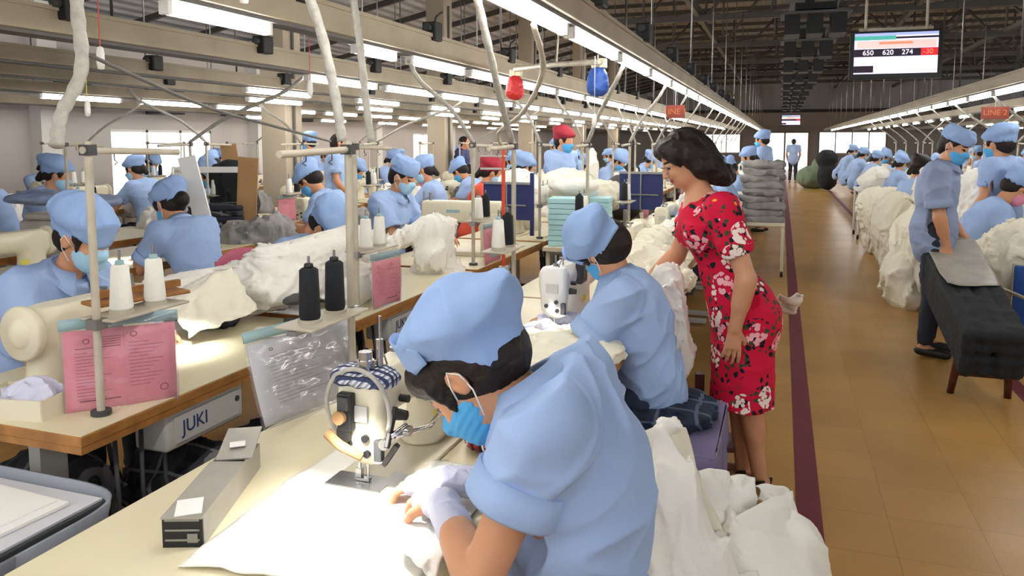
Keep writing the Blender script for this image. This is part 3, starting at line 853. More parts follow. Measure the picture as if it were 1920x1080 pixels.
# columns
for i, y in enumerate((8.3, 13.1, 18.3, 23.5, 28.7)):
    mb = MB(); mb.box((-6, y, 2.35), (.36, .36, 4.7), 0, .012); mb.box((-5.80, y - .02, 2.0), (.03, .03, 4.0), 1)
    o = mb.build('column', ['column_paint', 'trough_dark'], None); struct(o, ['nearest beige square column rising to the roof', 'second beige square column rising to the roof', 'third beige square column', 'fourth beige square column', 'fifth beige square column'][i], 'column')
# roof
def roof_z(y): return 5.0 + 1.6 * (1 - abs(y - 20) / 25)
mb = MB()
for a, b in ((YN, 20.0), (20.0, YF + .5)):
    for x0, x1, dz0, dz1 in ((-6, XR + .3, 0, 0),):
        vs = [(x0, a, roof_z(a) + dz0), (x1, a, roof_z(a)), (x1, b, roof_z(b)), (x0, b, roof_z(b))]
        mb.add(vs + [(x, y, z + .04) for x, y, z in vs], [(0, 1, 2, 3), (4, 5, 6, 7), (0, 1, 5, 4), (1, 2, 6, 5), (2, 3, 7, 6), (3, 0, 4, 7)])
vs = [(-6.1, YN, 4.75), (-6.1, YF + .5, 4.75), (XL - .4, YF + .5, 3.68), (XL - .4, YN, 3.68)]
mb.add(vs + [(x, y, z + .04) for x, y, z in vs], [(0, 1, 2, 3), (4, 5, 6, 7), (0, 1, 5, 4), (1, 2, 6, 5), (2, 3, 7, 6), (3, 0, 4, 7)])
struct(mb.build('ceiling', 'roof_sheet'), 'dark corrugated metal roof above the trusses', 'roof')
mb = MB(); mb.box((-6.05, (YN + YF) / 2, 5.5), (.06, YF - YN, 1.9)); struct(mb.build('wall_clerestory', 'wall_sheet'), 'sheet metal wall above the columns', 'wall')
mb = MB(); y = YN + .5
while y < YF:
    mb.box((4, y, roof_z(y) - .06), (20, .07, .12)); y += 1.25
struct(mb.build('trim_8', 'trough_dark'), 'purlins under the roof', 'purlin')
mb = MB()
for y in np.arange(-2, 45, 1.6): mb.add([(-6.1, y, 4.70), (-6.1, y + .08, 4.70), (XL, y + .08, 3.64), (XL, y, 3.64), (-6.1, y, 4.58), (-6.1, y + .08, 4.58), (XL, y + .08, 3.54), (XL, y, 3.54)], [(0, 1, 2, 3), (4, 5, 6, 7), (0, 1, 5, 4), (1, 2, 6, 5), (2, 3, 7, 6), (3, 0, 4, 7)])
struct(mb.build('trim_9', 'steel_dark'), 'rafters over the left aisle', 'rafter')
# trusses
for ti, y in enumerate((3.1, 8.3, 13.1, 18.3, 23.5, 28.7, 33.9, 39.1)):
    mb = MB(); zt, zb = roof_z(y) - .16, 4.35 if ti else 4.1
    mb.box((4, y, zt), (20, .12, .14)); mb.box((4, y, zb), (20, .12, .14)); n = 14
    for k in range(n):
        xa, xb = -6 + 20 * k / n, -6 + 20 * (k + 1) / n
        mb.tube([(xa, y, zb if k % 2 else zt), (xb, y, zt if k % 2 else zb)], .045, 6)
        mb.tube([(xb, y, zb), (xb, y, zt)], .03, 5)
    tag(mb.build('roof_truss', 'trough_dark'), ['steel roof truss nearest the camera', 'second steel roof truss, at the first column', 'third steel roof truss, at the second column', 'fourth steel roof truss', 'fifth steel roof truss', 'sixth steel roof truss', 'seventh steel roof truss', 'steel roof truss nearest the far wall'][ti], 'truss', 'roof trusses', 'structure')
for i, x in enumerate((-4.4, -1.9, 2.6, 5.4, 9.0)):
    mb = MB(); mb.box((x, 20.5, 4.42), (.10, 49, .10))
    for y in np.arange(-2, 42, 5.2):
        mb.tube([(x, y, 4.42), (x + 2.4, y + 5.0, 5.4)], .045, 6)
        mb.tube([(x, y + 2.5, 4.42), (x, y + 5, 5.3)], .035, 5)
    struct(mb.build('trim_%d' % (i + 10), 'trough_dark'), 'roof bracing running along the hall', 'bracing')
# air duct with hanging grilles down the aisle
root = empty('air_duct', 'long dark air duct hanging above the aisle with grilles beneath', 'duct', (.36, 6.5, 2.6))
mb = MB(); mb.box((.0, 16.5, 1.05), (.62, 33.5, .52)); mb.build('duct_body', 'duct', root)
mb = MB()
for y in np.arange(1.2, 32, 2.6): mb.box((-.22, y, 1.5), (.03, .03, 1.0)); mb.box((.22, y, 1.5), (.03, .03, 1.0))
mb.build('hanger', 'steel_dark', root)
for i in range(11):
    y = 1.6 + i * 2.9; mb = MB(); z = .46
    mb.box((0, y, z + .27), (.5, .5, .18)); mb.box((0, y, z + .14), (.86, .62, .03), 1)
    for k in range(3): mb.box((-.28 + .28 * k, y, z), (.19, .5, .26), 0)
    mb.box((0, y - .1, z + .02), (.90, .03, .04), 1)
    mb.build('grille', ['black', 'duct'], root)
# small ceiling lamp on duct face
# ---------------------------------------------------------------- lighting rails and tubes
ORD = ['first', 'second', 'third', 'fourth', 'fifth', 'sixth', 'seventh', 'eighth', 'ninth', 'tenth', 'eleventh', 'twelfth', 'thirteenth', 'fourteenth', 'fifteenth', 'sixteenth', 'seventeenth', 'eighteenth', 'nineteenth', 'twentieth'] + ['twenty-' + q for q in ('first', 'second', 'third', 'fourth', 'fifth', 'sixth', 'seventh', 'eighth', 'ninth')] + ['thirtieth', 'thirty-first', 'thirty-second', 'thirty-third']
def tube_mesh(ln):
    a = MB(); a.cyl((0, -ln / 2, 0), (0, ln / 2, 0), .019, n=10)
    c = []
    for q in (-1, 1): c.append(MB().box((0, q * (ln / 2 + .012), .012), (.045, .035, .06), 0, .004))
    return a, c
a, c = tube_mesh(.95)
TUBE0 = empty('tube_light', 'x', 'tube light', (0, 0, -50)); a.build('tube', 'tube', TUBE0); [q.build('end_cap', 'frame_white', TUBE0) for q in c]
first_tube = [TUBE0]
def take(root, flag, loc, rz, label, group=None):
    """the first use moves the thing itself, later uses copy it"""
    if flag[0] is not None:
        r = flag[0]; flag[0] = None
        r.location = loc; r.rotation_euler.z = rz; r['label'] = label
        if group: r['group'] = group
        return r
    return dup(root, loc, rz, label, group)
ROWS = [('aisle', -.90, 2.02, 2.75, 33, 1.08, .13, .10), ('second', -2.05, 2.01, 2.15, 26, 1.10, .15, .12), ('third', -3.25, 2.00, 5.3, 22, 1.15, .20, .11),
        ('fourth', -4.5, 2.0, 6.2, 16, 1.9, .12, .09), ('fifth', -5.5, 2.0, 7.5, 12, 2.3, .12, .09), ('wall-side', -6.9, 1.99, 6.15, 14, 1.25, .14, .09), ('far wall', -9.1, 1.98, 12.0, 8, 2.4, .14, .09),
        ('right', 2.0, 2.02, 8.35, 25, 1.12, .14, .10), ('second right', 3.3, 2.02, 9.2, 14, 1.9, .14, .10), ('third right', 5.6, 2.02, 11.0, 10, 2.4, .14, .1), ('fourth right', 8.0, 2.02, 14.0, 8, 3.0, .14, .1)]
for nm, x, z, y0, n, sp, rw, rh in ROWS:
    mb = MB(); ln = 43.8; yc = -2.9 + ln / 2
    mb.box((0, 0, .045 + rh / 2), (rw, ln, rh), 0, .006); mb.box((0, 0, .04), (rw * .62, ln, .02), 1)
    for q in (-1, 1): mb.box((q * rw * .5, 0, .045 + rh), (.02, ln, .02), 0)
    r = empty('lighting_rail', '%s lighting rail carrying tubes and sockets along the hall' % {'aisle': 'grey aisle-side', 'second': 'beige second from the aisle,', 'third': 'wide beige third', 'fourth': 'beige fourth', 'fifth': 'beige fifth', 'wall-side': 'wall-side', 'far wall': 'outermost left', 'right': 'grey right-hand', 'second right': 'second right-hand', 'third right': 'third right-hand', 'fourth right': 'fourth right-hand'}[nm], 'lighting rail', (x, yc, z))
    mb.build('rail', ['trough', 'trough_dark'], r)
    for j in range(int(ln / 2.5)):
        k = MB(); k.tube([(0, -ln / 2 + 1 + j * 2.5, .1), (0, -ln / 2 + 1 + j * 2.5, 2.35)], .008, 5); k.build('hanger_rod', 'steel', r)
    for j in range(n):
        near = y0 < 8 and j < 10
        lb = '%s fluorescent tube from the camera under the %s lighting rail' % (ORD[j], nm) if j < 33 else 'distant fluorescent tube under the %s lighting rail' % nm
        yy, ys = y0 + j * sp, 1.0
        if nm == 'second' and j < 3: yy, ys = ((2.47, .58), (3.66, .42), (4.45, .8))[j]
        tb = take(TUBE0, first_tube, (x, yy, z), 0, lb, 'fluorescent tubes under the %s rail' % nm); tb.scale.y = ys
# the same rails run on past the camera, with their tubes
for nm, x, z, y1, sp in (('aisle', -.90, 2.02, 1.62, 1.08), ('second', -2.05, 2.01, .45, 1.10), ('third', -3.25, 2.0, .9, 1.3), ('right', 2.0, 2.02, 7.2, 1.12)):
    for j in range(4 if nm != 'right' else 9):
        if y1 - j * sp < -2.6: continue
        take(TUBE0, first_tube, (x, y1 - j * sp, z), 0, 'fluorescent tube of the %s rail, %s back from the visible ones' % (nm, ORD[j]), 'fluorescent tubes under the %s rail' % nm)
# socket boxes sitting on the rails
sb = MB(); sb.box((0, 0, .0), (.09, .10, .11), 0, .008); sb.cyl((.0, -.05, .02), (.0, -.085, .02), .022, m=1, n=8); sb.tube([(0, .03, .05), (0, .06, .10), (.02, .1, .13)], .008, 5, 1)
SB = tag(sb.build('socket_box', ['black', 'dark_grey']), 'x', 'socket box'); sbf = [SB]
for nm, x, z, n, y0, sp in (('aisle', -.83, 2.22, 9, 3.55, 1.3), ('second', -1.99, 2.20, 8, 2.9, 1.35), ('third', -3.14, 2.16, 8, 2.75, 1.42), ('fourth', -4.44, 2.13, 6, 4.6, 1.6), ('fifth', -5.44, 2.13, 5, 5.8, 1.9)):
    for j in range(n):
        take(SB, sbf, (x, y0 + j * sp, z), 0, '%s black socket box from the camera on the %s lighting rail' % (ORD[j], nm), 'black socket boxes on the rails')
# ---------------------------------------------------------------- sewing equipment, local frame: x towards the handwheel, y away from the operator
def make_table(x0, x1, y0, y1, juki=False, legs=True):
    r = empty('sewing_table', 'x', 'table', (0, 0, -50))
    mb = MB(); mb.box(((x0 + x1) / 2, (y0 + y1) / 2, .7225), (x1 - x0 - .004, y1 - y0 - .004, .029), 1); mb.box(((x0 + x1) / 2, (y0 + y1) / 2, .743), (x1 - x0, y1 - y0, .032), 1, .004); mb.box(((x0 + x1) / 2, (y0 + y1) / 2, .7585), (x1 - x0 - .006, y1 - y0 - .006, .004), 0)
    mb.cyl(((x0 + x1) / 2 + .3, y0 + .12, .76), ((x0 + x1) / 2 + .3, y0 + .12, .7612), .014, n=12, m=2)
    mb.build('tabletop', ['laminate', 'wood_edge', 'dark_grey'], r)
    for x in (x0 + .14, x1 - .14):
        mb = MB(); mb.box((x, (y0 + y1) / 2, .035), (.05, y1 - y0 - .04, .035), 0, .004); mb.box((x, (y0 + y1) / 2 + .08, .37), (.09, .045, .68), 0); mb.box((x, (y0 + y1) / 2 + .0, .695), (.045, y1 - y0 - .16, .03), 0)
        mb.build('leg', 'light_grey', r)
    mb = MB(); mb.box(((x0 + x1) / 2, (y0 + y1) / 2 + .1, .16), (x1 - x0 - .28, .03, .05)); mb.build('foot_rail', 'light_grey', r)
    mb = MB(); mb.box((.12, (y0 + y1) / 2 - .03, .06), (.3, .24, .02), rz=0); mb.tube([(.12, (y0 + y1) / 2, .07), (.25, (y0 + y1) / 2, .40), (.28, (y0 + y1) / 2, .58)], .008, 6); mb.build('treadle', 'dark_grey', r)
    mb = MB(); mb.box((.20, y1 - .085, .645), (.36, .13, .125), 0, .012); mb.box((.20, y1 - .018, .645), (.30, .006, .09), 0, .003)
    mb.cyl((.06, y1 - .014, .66), (.06, y1 - .010, .66), .010, n=10, m=1)
    cb = mb.build('control_box', ['light_grey', 'dark_grey'], r)
    if juki:
        text_mesh('maker_lettering', 'JUKI', .062, 'navy', cb, (.26, y1 - .0145, .645), (PI / 2, 0, PI))
    mb = MB()
    for a in range(3):
        mb.tube([(.3 + .1 * a, y1 - .1, .68), (.36 + .09 * a, y1 - .05, .5), (.33 + .1 * a, y1 - .02 - .03 * a, .3), (.42 + .05 * a, y1 - .08, .05)], .007, 6)
    mb.build('cable', 'dark_grey', r)
    return r
def make_machine(body='cream_paint', panel=False, detail=True):
    r = empty('sewing_machine', 'x', 'sewing machine', (0, 0, -50))
    s = SDF(.0065 if detail else .012)
    s.ops = []
    mb = MB()
    mb.box((.22, .0, .006), (.53, .185, .012), 0, .005)
    mb.build('bed', body, r)
    mb = MB(); mb.box((-.005, .02, .0135), (.07, .14, .004), 0); mb.box((.03, -.06, .0135), (.07, .05, .004), 0); mb.build('needle_plate', 'steel', r)
    # cast body: head, arm and pillar blended into one
    q = SDF(.007 if detail else .012)
    q.cap((.0, -.012, .10), (.0, -.012, .235), .042, .048, k=.02, n=(1, 0, 0), sq=.85); q.cap((.0, .015, .11), (.0, .015, .235), .042, .048, k=.02, n=(1, 0, 0), sq=.85)
    q.cap((.0, 0, .212), (.36, 0, .205), .056, .062, k=.04, n=(0, 1, 0), sq=.85)
    q.cap((.08, 0, .225), (.30, 0, .235), .045, .05, k=.04)
    q.cap((.345, .0, .04), (.345, .0, .22), .085, .068, k=.05, n=(0, 1, 0), sq=.82)
    q.cap((.35, 0, .2), (.41, 0, .2), .072, .07, k=.03)
    q.ell((.33, 0, .0), (.115, .075, .05), k=.04)
    q.cut((0, 0, .012), (0, 0, -1)); q.cut((-.040, 0, 0), (-1, 0, 0)); q.cut((0, -.058, 0), (0, -1, 0)); q.cut((0, .064, 0), (0, 1, 0)); q.cut((0, 0, .274), (0, 0, 1), .01)
    q.build('body', body, r)
    mb = MB(); mb.lathe([(.0, .0), (.055, .0), (.082, .006), (.086, .018), (.086, .030), (.078, .036), (.03, .036), (.026, .042), (.0, .042)], (.425, 0, .2), 28, 0, (1, 0, 0)); mb.cyl((.467, 0, .2), (.475, 0, .2), .012, n=10, m=1)
    hw = mb.build('handwheel', [body, 'dark_grey'], r)
    mb = MB(); mb.cyl((.0, 0, .016), (.0, 0, .08), .0035, n=8); mb.cyl((.0, .022, .026), (.0, .022, .085), .0045, n=8); mb.box((.0, .012, .020), (.014, .034, .006)); mb.box((.0, .022, .034), (.012, .014, .02)); mb.cyl((0, 0, .055), (0, 0, .075), .007, n=8)
    mb.build('needle_bar', 'chrome', r)
    mb = MB()
    for x, y, z in ((-.041, -.020, .135), (-.041, .022, .118), (-.041, -.024, .10)): mb.cyl((x, y, z), (x - .008, y, z), .0085, n=12)
    mb.build('face_screw', 'black', r)
    mb = MB(); mb.cyl((.03, -.056, .17), (.03, -.085, .17), .014, .011, n=12); mb.build('tension_knob', 'black', r)
    mb = MB(); mb.cyl((.055, -.056, .20), (.055, -.078, .20), .009, n=10); mb.build('tension_knob', 'black', r)
    mb = MB(); mb.cyl((.02, 0, .27), (.02, 0, .318), .005, n=8); mb.cyl((.02, 0, .272), (.02, 0, .284), .012, n=10); mb.tube([(-.01, -.02, .27), (-.015, -.03, .30), (.03, -.03, .305), (.06, -.02, .275)], .0025, 6); mb.cyl((.15, 0, .283), (.15, 0, .292), .02, n=12); mb.build('thread_guide', 'steel', r)
    mb = MB(); mb.box((-.045, -.002, .19), (.006, .05, .036), 0); mb.build('label_plate', 'light_grey', r)
    mb = MB(); mb.box((.25, -.064, .10), (.05, .006, .025), 0); mb.build('warning_sticker', 'yellow', r)
    if panel:
        mb = MB(); mb.box((.20, -.064, .225), (.10, .03, .095), 0, .006); mb.box((.20, -.080, .227), (.075, .003, .06), 1); mb.build('control_panel', ['dark_grey', 'black'], r)
    mb = MB(); mb.box((-.028, -.045, .105), (.02, .02, .05), 0, .004); mb.cyl((-.028, -.045, .082), (-.028, -.045, .078), .008, n=8, m=1); mb.build('work_lamp', ['dark_grey', 'lamp'], r)
    return r
def make_stand(arm=True, cls='post'):
    r = empty('thread_stand', 'x', 'thread stand', (0, 0, -50))
    mb = MB(); mb.cyl((0, 0, .002), (0, 0, .014), .028, n=16, m=1); mb.cyl((0, 0, .0), (0, 0, .79), .0115, n=12); mb.build('pole', [cls, 'dark_grey'], r)
    mb = MB(); mb.box((-.15, 0, .268), (.32, .03, .012), 1); mb.box((-.15, 0, .278), (.30, .125, .008), 0, .003)
    for x in (-.09, -.22): mb.cyl((x, 0, .28), (x, 0, .292), .034, n=18); mb.cyl((x, 0, .28), (x, 0, .47), .004, n=8, m=2)
    mb.box((.0, 0, .268), (.04, .04, .03), 1)
    mb.build('spool_tray', ['post', 'steel', 'steel'], r)
    mb = MB(); mb.cyl((.02, 0, .765), (-.34, .0, .755), .0105, n=10); mb.box((0, 0, .765), (.03, .035, .03), 1)
    for x in (-.09, -.22): mb.tube([(x, 0, .752), (x, .0, .735), (x, .012, .728), (x, .0, .722)], .002, 5, 1)
    mb.build('thread_arm', ['post', 'dark_grey'], r)
    return r
def make_cone(h, r0, m, taper=.75):
    mb = MB(); mb.lathe([(0, 0), (r0 * .9, 0), (r0, .008), (r0 * (1 + taper) / 2, h * .5), (r0 * taper, h * .96), (r0 * taper * .75, h), (.006, h)], n=20); mb.lathe([(.010, h * .98), (.014, h), (.012, h + .012), (.0055, h + .014)], n=12, m=1)
    return mb.build('thread_cone', [m, 'teal_strip' if m != 'black_thread' else 'black'])
def make_card(paper='pink_paper', small=False, w=.30, h=.27, white=False):
    r = empty('plastic_document_pocket', 'x', 'document pocket', (0, 0, -50))
    mb = MB(); mb.grid(lambda u, v: ((u - .5) * w, .004 + .006 * math.sin(v * 3 + u * 4), -h * v), 8, 8, 0, .0006); mb.grid(lambda u, v: ((u - .5) * w, -.004 + .006 * math.sin(v * 3 + u * 4) , -h * v), 8, 8, 0, .0006); mb.build('sleeve', 'clear_plastic', r)
    mb = MB(); mb.grid(lambda u, v: ((u - .5) * w * 1.02, .006 * math.sin(u * 4), .002 - .030 * v), 8, 2, 0, .0045); mb.build('header_strip', 'teal_strip', r)
    mb = MB(); mb.grid(lambda u, v: ((u - .5) * (w - .012), .0012 + .006 * math.sin((.1 + .9 * v) * 3 + (.02 + .96 * u) * 4), -.034 - (h - .042) * v), 8, 8, 0, .0012); p = mb.build('sheet', paper, r)
    for sd in (1, -1):
        mb = MB(); y = lambda u, v: .0012 + .006 * math.sin((.1 + .9 * v) * 3 + (.02 + .96 * u) * 4) + (.0012 if sd > 0 else -.0022)
        P = lambda u, v: ((u - .5) * (w - .012), y(u, v), -.034 - (h - .042) * v)
        def line(u0, u1, v, t=.006):
            mb.grid(lambda a, b: P(u0 + (u1 - u0) * a, v + t * b), 4, 1)
        def ring(cu, cv, rr):
            mb.grid(lambda a, b: P(cu + (rr - .010 * b) * math.cos(2 * PI * a), cv + (rr - .010 * b) * 1.1 * math.sin(2 * PI * a)), 16, 1)
        if not white:
            ring(.20 if sd < 0 else .80, .14, .032); ring(.62 if sd < 0 else .38, .10, .032); ring(.88 if sd < 0 else .12, .82, .042)
            for k in range(4): line(.28, .50, .10 + .03 * k)
            for k in range(15): line(.10, .20 + .26 * ((k * 7) % 5) / 5, .28 + .04 * k)
            line(.10, .50, .22, .010); line(.12, .48, .86, .02)
            for k in range(13): line(.57, .75 + .18 * ((k * 3) % 4) / 4, .20 + .045 * k)
            line(.53, .532, .04, .9)
        else:
            ring(.2, .12, .02)
            for k in range(14): line(.16, .45 + .35 * ((k * 7) % 5) / 5, .2 + .045 * k, .004)
        mb.build('printed_text', 'ink' if not white else 'ink_grey', p)
    if small:
        mb = MB(); mb.box((.03, -.008, -.165), (w * .66, .003, h * .56), 0, rz=0.0); mb.build('note', 'paper_grey', r)
    return r
T_A = make_table(-.88, .63, -.33, .45); T_B = make_table(-.66, .70, -.38, .37, True)
MC = make_machine(); MW = make_machine('machine_white', True)
ST = make_stand()
CW = make_cone(.135, .033, 'white_thread'); CK = make_cone(.145, .030, 'black_thread', .88)
CP = make_card(); CS = make_card('pink_paper', True, .22, .26); CWt = make_card('paper_grey', False, .31, .27, True)
fl = dict(TA=[T_A], TB=[T_B], MC=[MC], MW=[MW], ST=[ST], CW=[CW], CK=[CK], CP=[CP], CS=[CS], CN=[CWt])
for o, c in ((CW, 'thread cone'), (CK, 'thread cone')): tag(o, 'x', c)
# work lamp light of a machine: a small LED beside the needle
def lamp_light(x, y, z, p, parent=None, size=1.9):
    ld = bpy.data.lights.new('lamp_light', 'SPOT'); ld.energy = p; ld.spot_size = size; ld.spot_blend = .7; ld.shadow_soft_size = .02; ld.color = (1, .98, .92)
    o = bpy.data.objects.new('lamp_light', ld); C.objects.link(o); o.location = (x, y, z); return o
RN = {'A': 'aisle-side row', 'B': 'second row', 'C': 'third row', 'D': 'fourth row', 'E': 'fifth row', 'F': 'row along the left wall', 'G': 'row right of the aisle', 'H': 'second right row', 'I': 'third right row', 'J': 'outer right row'}
def world(nx, ny, rz, lx, ly, z):
    c, s_ = math.cos(rz), math.sin(rz); return (nx + c * lx - s_ * ly, ny + s_ * lx + c * ly, z)
def hose(name, label, pts, r=.012, m='hose', group=None, wrap=True):
    # smooth curve through the points
    P = [V(p) for p in pts]; out = []
    for i in range(len(P) - 1):
        p0, p1, p2, p3 = P[max(i - 1, 0)], P[i], P[i + 1], P[min(i + 2, len(P) - 1)]
        for k in range(8):
            t = k / 8; out.append(.5 * ((2 * p1) + (p2 - p0) * t + (2 * p0 - 5 * p1 + 4 * p2 - p3) * t * t + (3 * p1 - p0 - 3 * p2 + p3) * t ** 3))
    out.append(P[-1])
    rs = [r * (1 + .10 * math.sin(i * 2.1)) if wrap else r for i in range(len(out))]
    mb = MB(); mb.tube(out, rs, 10); o = mb.build(name, m); return tag(o, label, 'hose' if 'hose' in name else 'cable', group)
def station(row, k, nx, ny, rz, near=True, white=False, cones='ww', card=None, stand=True, hosep=None, rail=None, machine=True, table=True):
    od = ORD[k]; rn = RN[row]; fk = 'TA' if row in 'ACEGIJH' else 'TB'
    far = k >= 30
    def lb(s): return ('%s, %s along the %s' % (s, od, rn)) if not far else '%s far down the %s' % (s, rn)
    if table: take(fl[fk][0], fl[fk], (nx, ny, 0), rz, lb('wood-edged laminate sewing table'), 'sewing tables of the ' + rn)  if fl[fk][0] is not None else dup(T_A if fk == 'TA' else T_B, (nx, ny, 0), rz, lb('wood-edged laminate sewing table'), 'sewing tables of the ' + rn)
    def tk(key, src, *a):
        return take(fl[key][0], fl[key], *a) if fl[key][0] is not None else dup(src, *a)
    if machine: tk('MW' if white else 'MC', MW if white else MC, (nx, ny, .76), rz, lb('white sewing machine with a small screen' if white else 'cream sewing machine'), 'sewing machines of the ' + rn)
    if stand:
        p = world(nx, ny, rz, .55, .37 if fk == 'TA' else .28, .7605)
        st = tk('ST', ST, p, rz, lb('pale thread stand with a top arm'), 'thread stands of the ' + rn)
        for i, ch in enumerate(cones):
            if ch == '-': continue
            q = world(nx, ny, rz, .55 - (.09, .22)[i], .37 if fk == 'TA' else .28, .7605 + .292)
            tk('CW' if ch == 'w' else 'CK', CW if ch == 'w' else CK, q, 0, lb('%s %s thread cone on the stand' % (('inner', 'outer')[i], 'white' if ch == 'w' else 'black')), 'thread cones of the ' + rn)
        if card:
            q = world(nx, ny, rz, .55 - .15, (.37 if fk == 'TA' else .28) + .075, .7605 + .262)
            key, src, nm = {'p': ('CP', CP, 'pink printed card'), 's': ('CS', CS, 'pink card with a grey note'), 'n': ('CN', CWt, 'white printed sheet')}[card[0]]
            tk(key, src, q, rz + (card[1] if len(card) > 1 else 0), lb('clear pocket holding a ' + nm), 'document pockets of the ' + rn)
    if rail is not None:
        p = world(nx, ny, rz, .55, .37 if fk == 'TA' else .28, 1.545)
        rx, rz_ = rail; sg = 1 if near else 1
        dy = -.28 + .16 * math.sin(k * 2.3); dx = (rx - p[0])
        hose('cable_hose', lb('grey wrapped hose down to the thread stand'), [(rx, p[1] + dy - .02, rz_), (rx + (p[0] - rx) * .2, p[1] + dy * .9, rz_ - .12), (rx + (p[0] - rx) * .65, p[1] + dy * .35, 1.74), (p[0], p[1], p[2])], .011 if k > 3 else .0135, 'hose', 'hoses down to the ' + rn)
NA, NB = (-.87, 1.49, 1.53), (-2.12, 2.20, 1.43)
RZA, RZB = PI / 2, -PI / 2
station('A', 0, NA[0], NA[1], RZA, cones='kk', card=None, table=True)
station('A', 1, NA[0], NA[1] + NA[2], RZA, white=True, cones='kw', card=None)
for k in range(2, 14): station('A', k, NA[0], NA[1] + NA[2] * k, RZA, cones=('wk', 'ww', 'wk')[k % 3], card=('p',) if k % 2 == 0 and k < 8 else None, rail=(-.9, 2.04), stand=k < 11, white=k % 3 == 1)
station('B', 0, NB[0], NB[1], RZB, cones='ww', card=None)
station('B', 1, NB[0], NB[1] + NB[2], RZB, cones='ww', card=('s', -.15))
for k in range(2, 12): station('B', k, NB[0], NB[1] + NB[2] * k, RZB, cones=('wk', 'ww')[k % 2], card=('ps'[k % 2],) if k < 7 else None, rail=(-2.05, 2.02), stand=k < 9, machine=k != 2)
for k in range(0, 9): station('C', k, -4.15, 2.95 + 1.53 * k, RZA, cones=('kw', 'wk')[k % 2], card=('p',) if k in (0, 1, 2, 4) else None, rail=(-3.3, 2.02) if k in (1, 3, 5) else None, stand=k != 0, machine=k != 1)
for k in range(0, 8): station('D', k, -5.35, 3.4 + 1.5 * k, RZB, cones='wk', card=('p',) if k in (0, 3) else None, rail=(-5.5, 2.02) if k in (2, 3) else None, stand=True)
for k in range(0, 6): station('E', k, -7.6, 5.0 + 1.6 * k, RZA, cones='ww', rail=(-6.9, 2.02) if k % 2 else None)
for k in range(0, 5): station('F', k, -9.0, 6.0 + 1.7 * k, RZB, cones='wk', rail=None)
for k in range(0, 10): station('G', k, 2.25, 6.9 + 1.6 * k, -PI / 2, cones='ww', rail=(2.0, 2.04) if k > 0 else None)
for k in range(0, 7): station('H', k, 3.3, 7.6 + 1.8 * k, PI / 2, cones='wk', rail=(3.3, 2.04))
for k in range(0, 4): station('I', k, 5.5, 9.0 + 2.4 * k, -PI / 2, cones='ww', rail=(5.6, 2.04))

_m = [o for o in bpy.data.objects if o.parent is None and o.name.startswith('sewing_machine') and abs(o.location.x - NB[0]) < .01 and abs(o.location.y - NB[1]) < .01][0]
_m.location = (-2.19, 2.14, .76); _m['label'] = 'cream sewing machine with its round handwheel facing the camera at the left edge'
# ---------------------------------------------------------------- people close to the camera
W1 = person('person', 'woman in light blue shirt and cap leaning over the nearest sewing machine, blue mask', seated((-.33, 1.35, 0), PI,
    pelvis=(0, 0, .60), chest=(.02, .0, .925), neck=(.105, .0, 1.085), head=(.235, .01, 1.105), hf=(.50, .12, -.86), hu=(.86, 0, .50), cf=(.90, .05, -.43), cu=(.43, 0, .90), cap_up=.020,
    shL=(.03, .155, 1.075), shR=(.05, -.17, 1.06), elL=(.125, .21, .815), elR=(.16, -.20, .80), wrL=(.275, .03, .84), wrR=(.33, -.10, .825),
    hdL=(.60, -.62, -.22), hdR=(.9, -.05, -.2)), vox=.0045, hair='nape', wr=1.0, sleeve=.14)
W2 = person('person', 'woman in light blue shirt and cap seen from behind at the white machine', seated((-.47, 2.98, 0), PI,
    pelvis=(-.02, 0, .60), chest=(.05, 0, .86), neck=(.13, 0, 1.02), head=(.205, .0, 1.13), hf=(.66, -.42, -.62), hu=(.64, 0, .76), cf=(.62, -.5, -.6), cu=(.22, .62, .75), cap_up=.008, shL=(.09, .16, .96), shR=(.10, -.165, .96),
    elL=(.24, .20, .755), elR=(.24, -.2, .76), wrL=(.40, .08, .81), wrR=(.40, -.10, .81), hdL=(.9, -.35, -.15), hdR=(.9, .3, -.15)), vox=.0055, hair='nape', sleeve=.34, girth=.92, bottom='jeans')
W3 = person('person', 'woman in blue cap and pale mask working at the left machine with the round handwheel', seated((-2.88, 2.25, -.02), 0,
    pelvis=(0, 0, .60), chest=(.13, 0, .92), neck=(.24, 0, 1.07), head=(.34, 0, 1.20), hf=(.95, -.05, -.38), hu=(.40, 0, .92), shL=(.17, .17, 1.01), shR=(.17, -.17, 1.01), wrL=(.55, .12, .83), wrR=(.55, -.12, .83)), vox=.006, mask='mask_pale', hair='nape')
W4 = person('person', 'woman with a hair bun, blue cap and shirt, bent over a lit machine', seated((-3.44, 3.92, -.03), PI - .25,
    pelvis=(-.02, 0, .62), chest=(.14, 0, .92), neck=(.27, 0, 1.06), head=(.37, 0, 1.17), hf=(.85, .15, -.52), hu=(.5, 0, .86), shL=(.21, .17, 1.0), shR=(.21, -.17, 1.0)), vox=.008, mask='mask_blue', hair='bun')
W5 = person('person', 'woman in a blue cap bent low behind the white cloth heap in the second row', seated((-2.80, 3.84, 0), -.15,
    chest=(.16, 0, .84), neck=(.28, 0, .96), head=(.37, 0, 1.06), hf=(.60, 0, -.8), hu=(.8, 0, .6), shL=(.2, .17, .92), shR=(.2, -.17, .92)), vox=.008, mask=None, hair='nape')
